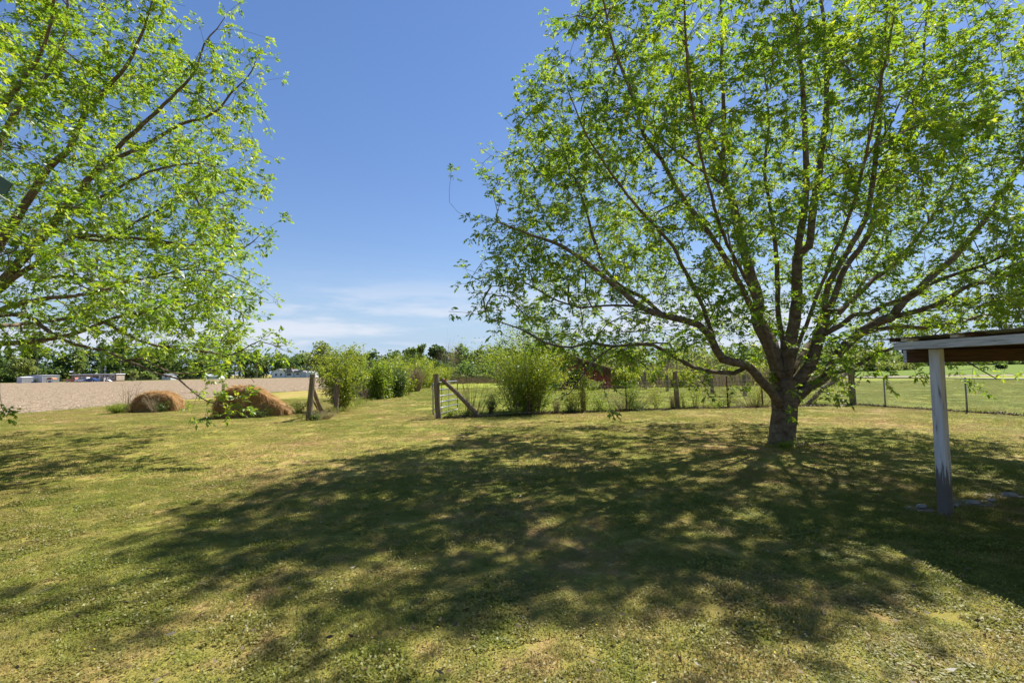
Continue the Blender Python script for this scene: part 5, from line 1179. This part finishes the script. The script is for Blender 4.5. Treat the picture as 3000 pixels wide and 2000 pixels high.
MB().box(u(880), u(897), 1.0, 6, 0, 2.6).build('flat_wing', M['metalwall'], house); MB().box(u(879.6), u(897.5), .8, 6.2, 2.601, 2.75).build('flat_roof', M['white'], house)
window(house, u(881.5), u(883.5), 1.5, 2.0, 1.0)
sh2 = empty('garage', (hx(898.2), HY, 0)); tag(sh2, 'small white gabled outbuilding at the right end of the farmhouse', 'outbuilding')
gable('garage', M['white'], M['white'], sh2, 0, 4.2, -.5, 5, 2.4, 2.9, .2); MB().box(1.0, 3.2, -.53, -.502, 0, 2.0).build('door', M['metalwall'], sh2)
# mobile home
TYR = 192.0
tx = lambda px: at(px, 1110, TYR).x
th_ = empty('mobile_home', (tx(211), TYR, 0)); tag(th_, 'long low tan mobile home with white roof edge across the field', 'mobile home')
tl = tx(341) - tx(211)
MB().box(0, tl, 0, 4, .35, 2.75).build('wall', M['tanwall'], th_); MB().box(.1, tl-.1, .1, 3.9, -.05, .348).build('skirting', M['brown'], th_)
MB().box(-.35, tl+.3, -.55, 4.2, 2.752, 2.92).build('roof_edge', M['carwhite'], th_); MB().box(-.1, tl+.1, -.3, 4, 2.921, 3.05).build('roof', M['metalwall'], th_)
for f0, f1 in ((.24, .31), (.54, .61), (.76, .83), (.90, .95)): window(th_, tl*f0, tl*f1, 1.35, 2.3, 0.0)
for f0 in (.18, .22, .47, .50, .70, .74, .965): MB().box(tl*f0, tl*f0+.28, -.03, 0, .5, 2.7).build('brown_panel', M['brown'], th_)
MB().box(tl*.60, tl*.645, -.04, -.0, .4, 2.3).build('door', M['metalwall'], th_)
MB().box(tl*.52, tl*.66, -1.4, -.05, 0, .5).build('steps', M['metalwall'], th_)
for f0 in (.05, .3, .55, .8): MB().box(tl*f0, tl*f0+.1, -.5, -.4, 0, 2.75).build('porch_post', M['brown'], th_)
pc = empty('porch_stairs', (tx(322), TYR-3, 0)); tag(pc, 'white wooden porch stairs at the right end of the mobile home', 'stairs')
MB().box(0, 1.4, 0, 1.5, .55, .68).build('deck', M['white'], pc); MB().bar((1.4, .7, .62), (2.6, .7, 0), .9, .12).build('stringer', M['white'], pc)
for x in (0.02, .6, 1.3): MB().box(x, x+.09, 0, .09, 0, 1.55).build('railing_post', M['white'], pc)
MB().box(0, 1.4, .0, .07, 1.56, 1.66).build('handrail', M['white'], pc); MB().bar((1.4, .04, 1.6), (2.7, .04, .75), .07, .09).build('handrail', M['white'], pc)
# grey sheds
def metal_shed(name, label, pxa, pxb, py, Y, h, hside, w_side):
    x0 = at(pxa, py, Y).x; x1 = at(pxb, py, Y).x; r_ = empty(name, (x0, Y, 0)); tag(r_, label, 'shed'); L = x1-x0
    n_ = max(2, int(L/1.2))
    for k in range(n_): MB().box(L*k/n_+.015, L*(k+1)/n_-.015, 0 + .02*(k % 2), .08, 0, h).build('wall_panel', M['metalwall'], r_)
    MB().box(-.0, .06, .1, w_side, 0, h).build('side_wall', M['greypost'], r_); MB().box(L-.06, L, .1, w_side, 0, h).build('side_wall', M['greypost'], r_)
    MB().prism([(-.15, h+.01), (L+.15, h+.01), (L+.15, h+.10), (L*.5, h+.10+hside), (-.15, h+.10)], -.15, w_side+.1).build('roof', M['metalwall'], r_)
    return r_, L
r_, L = metal_shed('metal_shed', 'large pale grey metal shed on the far field edge', 77, 124, 1115, 186, 2.75, .1, 7)
MB().box(L*.28, L*.30, -.03, .0, 0, 2.7).build('door_track', M['greypost'], r_)
r_, L = metal_shed('metal_shed', 'small low grey shed left of the large metal shed', 49, 65.5, 1117, 180, 1.95, .3, 4)
for z in (.5, .95, 1.4): MB().box(.1, L-.1, -.03, .0, z, z+.05).build('door_slat', M['greypost'], r_)
MB().box(0, 1.15, 0, .8, 0, .45).build('plastic_bin', M['bluebin'], None, (at(96, 1115, 184).x, 183.5, 0)); tag(COL.objects[-1], 'blue plastic tub in front of the large metal shed', 'tub')
shrub('leafy_shrub', 'small dark shrub in front of the large metal shed', (at(105, 1115, 183).x, 183, 0), 1.7, .8, 16, 700, .25, mat='darkleaf', seed=401, tint=.3, low=.1, stem_r=.05)
# canopy with clutter
cn_ = empty('garden_canopy', (at(136, 1115, 186).x, 186, 0)); tag(cn_, 'faded striped garden canopy right of the large metal shed', 'canopy')
arc = [(1.25 - 1.25*math.cos(a), 1.15 + .75*math.sin(a)) for a in np.linspace(0, math.pi, 9)]
MB().prism(arc + [(x*.96+.05, z-.06) for x, z in arc[::-1]], 0, 1.8).build('canopy', M['stripe'], cn_)
for x in (.05, 2.4): MB().box(x, x+.06, .05, .11, 0, 1.2).build('leg', M['galv'], cn_); MB().box(x, x+.06, 1.7, 1.76, 0, 1.2).build('leg', M['galv'], cn_)
MB().box(.3, 1.1, .4, 1.0, 0, .7).build('box', M['bluebin'], cn_); MB().box(1.3, 1.8, .4, .8, 0, .8).build('chair_back', M['carwhite'], cn_)
# vehicles
def car(name, label, px, py, Y, L, prof, cabin, paint, wheels=(.17, .81), rw=.33, W=1.75, cabmat=None, facing=1):
    q = at(px, py, Y); r_ = empty(name, (q.x, Y, 0)); tag(r_, label, 'vehicle', 'vehicles parked by the mobile home')
    P2 = lambda pr: [(x*L, z) for x, z in pr]
    MB().prism(P2(prof), 0, W).build('body', paint, r_, bevel=.03)
    cb = P2(cabin); MB().prism(cb, .12, W-.12).build('cabin', cabmat or paint, r_, bevel=.03)
    xs = [x for x, z in cb]; zs = [z for x, z in cb]; z0, z1 = min(zs), max(zs); xm = (min(xs)+max(xs))/2
    ins = [(xm+(x-xm)*.86, z0+.04+(z-z0)*.80) for x, z in cb]
    mid = [(min(x, xm-.05) if x < xm else xm-.05, z) for x, z in ins]; mid2 = [(max(x, xm+.05) if x > xm else xm+.05, z) for x, z in ins]
    MB().prism(mid, .105, .119).build('window', M['glass'], r_); MB().prism(mid2, .105, .119).build('window', M['glass'], r_)
    for wx in wheels:
        for yy in (-.02, W-.2):
            t_ = MB().tube([(wx*L, yy, rw), (wx*L, yy+.22, rw)], rw, 14).build('wheel', M['tyre'], r_)
            MB().tube([(wx*L, yy-.02, rw), (wx*L, yy+.0, rw)], rw*.6, 12).build('hub', M['chrome'], t_)
    MB().box(.0*L-.03, .0*L, .15, .4, .62, .8).build('lamp', M['chrome'], r_); MB().box(-.03, 0, W-.4, W-.15, .62, .8).build('lamp', M['chrome'], r_)
    return r_
VY = 183.0
car('minivan', 'white minivan parked in front of the mobile home', 218.5, 1117, VY, 4.7, [(0,.3),(1,.3),(1,1.05),(.97,1.1),(.22,1.1),(.02,.85),(0,.7)], [(.16,1.08),(.97,1.08),(.93,1.75),(.40,1.78),(.30,1.7)], M['carwhite'])
car('sedan', 'dark blue car right of the white minivan', 244, 1117, VY-.6, 4.3, [(0,.3),(1,.3),(1,.95),(.84,1.0),(.24,1.0),(.02,.8),(0,.65)], [(.2,.98),(.88,.98),(.74,1.45),(.40,1.47)], M['carblue'])
tk = car('pickup_truck', 'faded red and white old pickup left of the white minivan', 189, 1117, VY+.3, 4.9, [(0,.42),(1,.42),(1,1.12),(.94,1.15),(.0,1.05)], [(.42,1.12),(.80,1.12),(.76,1.75),(.48,1.75)], M['carred'], (.2, .80), .37, 1.8, M['carred'])
MB().box(-.0, 4.9*.40, .2, 1.6, 1.125, 1.14).build('bed_floor', M['tyre'], tk)
# dish, poles, far fence
ds = empty('satellite_dish', (at(217, 1115, 188).x, 188, 0)); tag(ds, 'white satellite dish on a pole above the left end of the mobile home', 'satellite dish')
MB().tube([(0, 0, -.1), (0, 0, 4.0)], .05, 6).build('pole', M['greypost'], ds)
n_ = 16; rr_ = [(0.0, 0), (.45, .05), (.85, .22)]
dv_ = [(r1*math.cos(2*math.pi*k/n_)-.6, -d1*1.0 - .3 + r1*math.sin(2*math.pi*k/n_)*.35, 4.1 + r1*math.sin(2*math.pi*k/n_)*.35) for r1, d1 in rr_ for k in range(n_)]
MB().add(dv_, [(i*n_+k, i*n_+(k+1) % n_, (i+1)*n_+(k+1) % n_, (i+1)*n_+k) for i in range(2) for k in range(n_)]).build('dish', M['carwhite'], ds)
def pole(label, px, py, Y, h, r_=.11):
    q = at(px, py, Y); p_ = empty('utility_pole', (q.x, Y, 0)); tag(p_, label, 'utility pole')
    MB().tube([(0, 0, -.2), (0, 0, h)], [r_, r_*.7], 8).build('pole', M['greypost'], p_); MB().box(-.6, .6, -.05, .05, h-.6, h-.48).build('crossarm', M['post'], p_); MB().box(-.16, .16, -.3, -.06, h-1.6, h-.9).build('box', M['metalwall'], p_)
pole('thin grey utility pole in front of the mobile home', 306, 1116, 182, 10.4); pole('thin grey utility pole just behind the mobile home', 291.5, 1112, 199, 9.5)
mbx = empty('meter_post', (at(305, 1117, 181).x, 180.6, 0)); tag(mbx, 'short white meter post at the foot of the front utility pole', 'post')
MB().box(.2, .34, 0, .14, 0, .9).build('post', M['carwhite'], mbx); MB().box(.12, .42, -.05, .2, .9, 1.25).build('meter_box', M['carwhite'], mbx)
ff = empty('field_fence', (0, 0, 0)); tag(ff, 'far grey wire fence along the edge of the ploughed field', 'fence')
fpts = [(at(128, 1115, 187).x, 187), (-175, 195), (at(797, 1105, 232).x-1, 232)]
for (xa, ya), (xb, yb) in zip(fpts, fpts[1:]):
    m__ = int(math.hypot(xb-xa, yb-ya)/4)
    for k in range(m__):
        t__ = k/m__; MB().box(-.035, .035, -.035, .035, 0, 1.3).build('post', M['galv'], ff, (xa+(xb-xa)*t__, ya+(yb-ya)*t__, 0))
woven(fpts, [.1, .3, .5, .7, .9, 1.1, 1.25], 1.0, ff, r=.008)
# pale blue roofed building glimpsed through the leaves
bb = empty('farm_building', (at(600, 1108, 226).x, 226, 0)); tag(bb, 'low pale blue roofed building glimpsed under the pecan leaves', 'building')
gable('b', M['white'], M['metalwall'], bb, 0, 6.6, 0, 5, 1.3, 2.2); window(bb, 1.0, 2.0, .5, 1.1, 0.0)
bb = empty('farm_building', (at(474, 1108, 214).x, 214, 0)); tag(bb, 'small pale building between leafy twigs left of the farther farm building', 'building')
gable('b', M['metalwall'], M['greyroof'], bb, 0, 3.9, 0, 4, 2.0, 2.7); window(bb, 1.4, 2.2, .9, 1.6, 0.0)

# green panel at the far left, hung among the leaves on a pale pole
gp_ = at(2, 548, 7.2); gpn = empty('green_panel', gp_); tag(gpn, 'plain dark green flat panel among the leaves at the left edge', 'panel')
MB().add([(-.25, 0, .10), (.0, 0, .165), (.172, 0, .055), (.075, 0, -.115), (-.06, 0, -.10), (-.25, 0, -.2)] + [(-.25, .02, .10), (.0, .02, .165), (.172, .02, .055), (.075, .02, -.115), (-.06, .02, -.10), (-.25, .02, -.2)],
         [(5,4,3,2,1,0), (6,7,8,9,10,11)] + [(k, (k+1) % 6, 6+(k+1) % 6, 6+k) for k in range(6)]).build('board', M['green'], gpn)
MB().bar((-.25, .03, .02), (.06, .03, -.20), .02, .035).build('edge_strip', M['palegreen'], gpn)
MB().tube([(-.2, .06, -gp_.z-.1), (-.2, .06, .1)], .03, 8).build('pole', M['palegreen'], gpn)
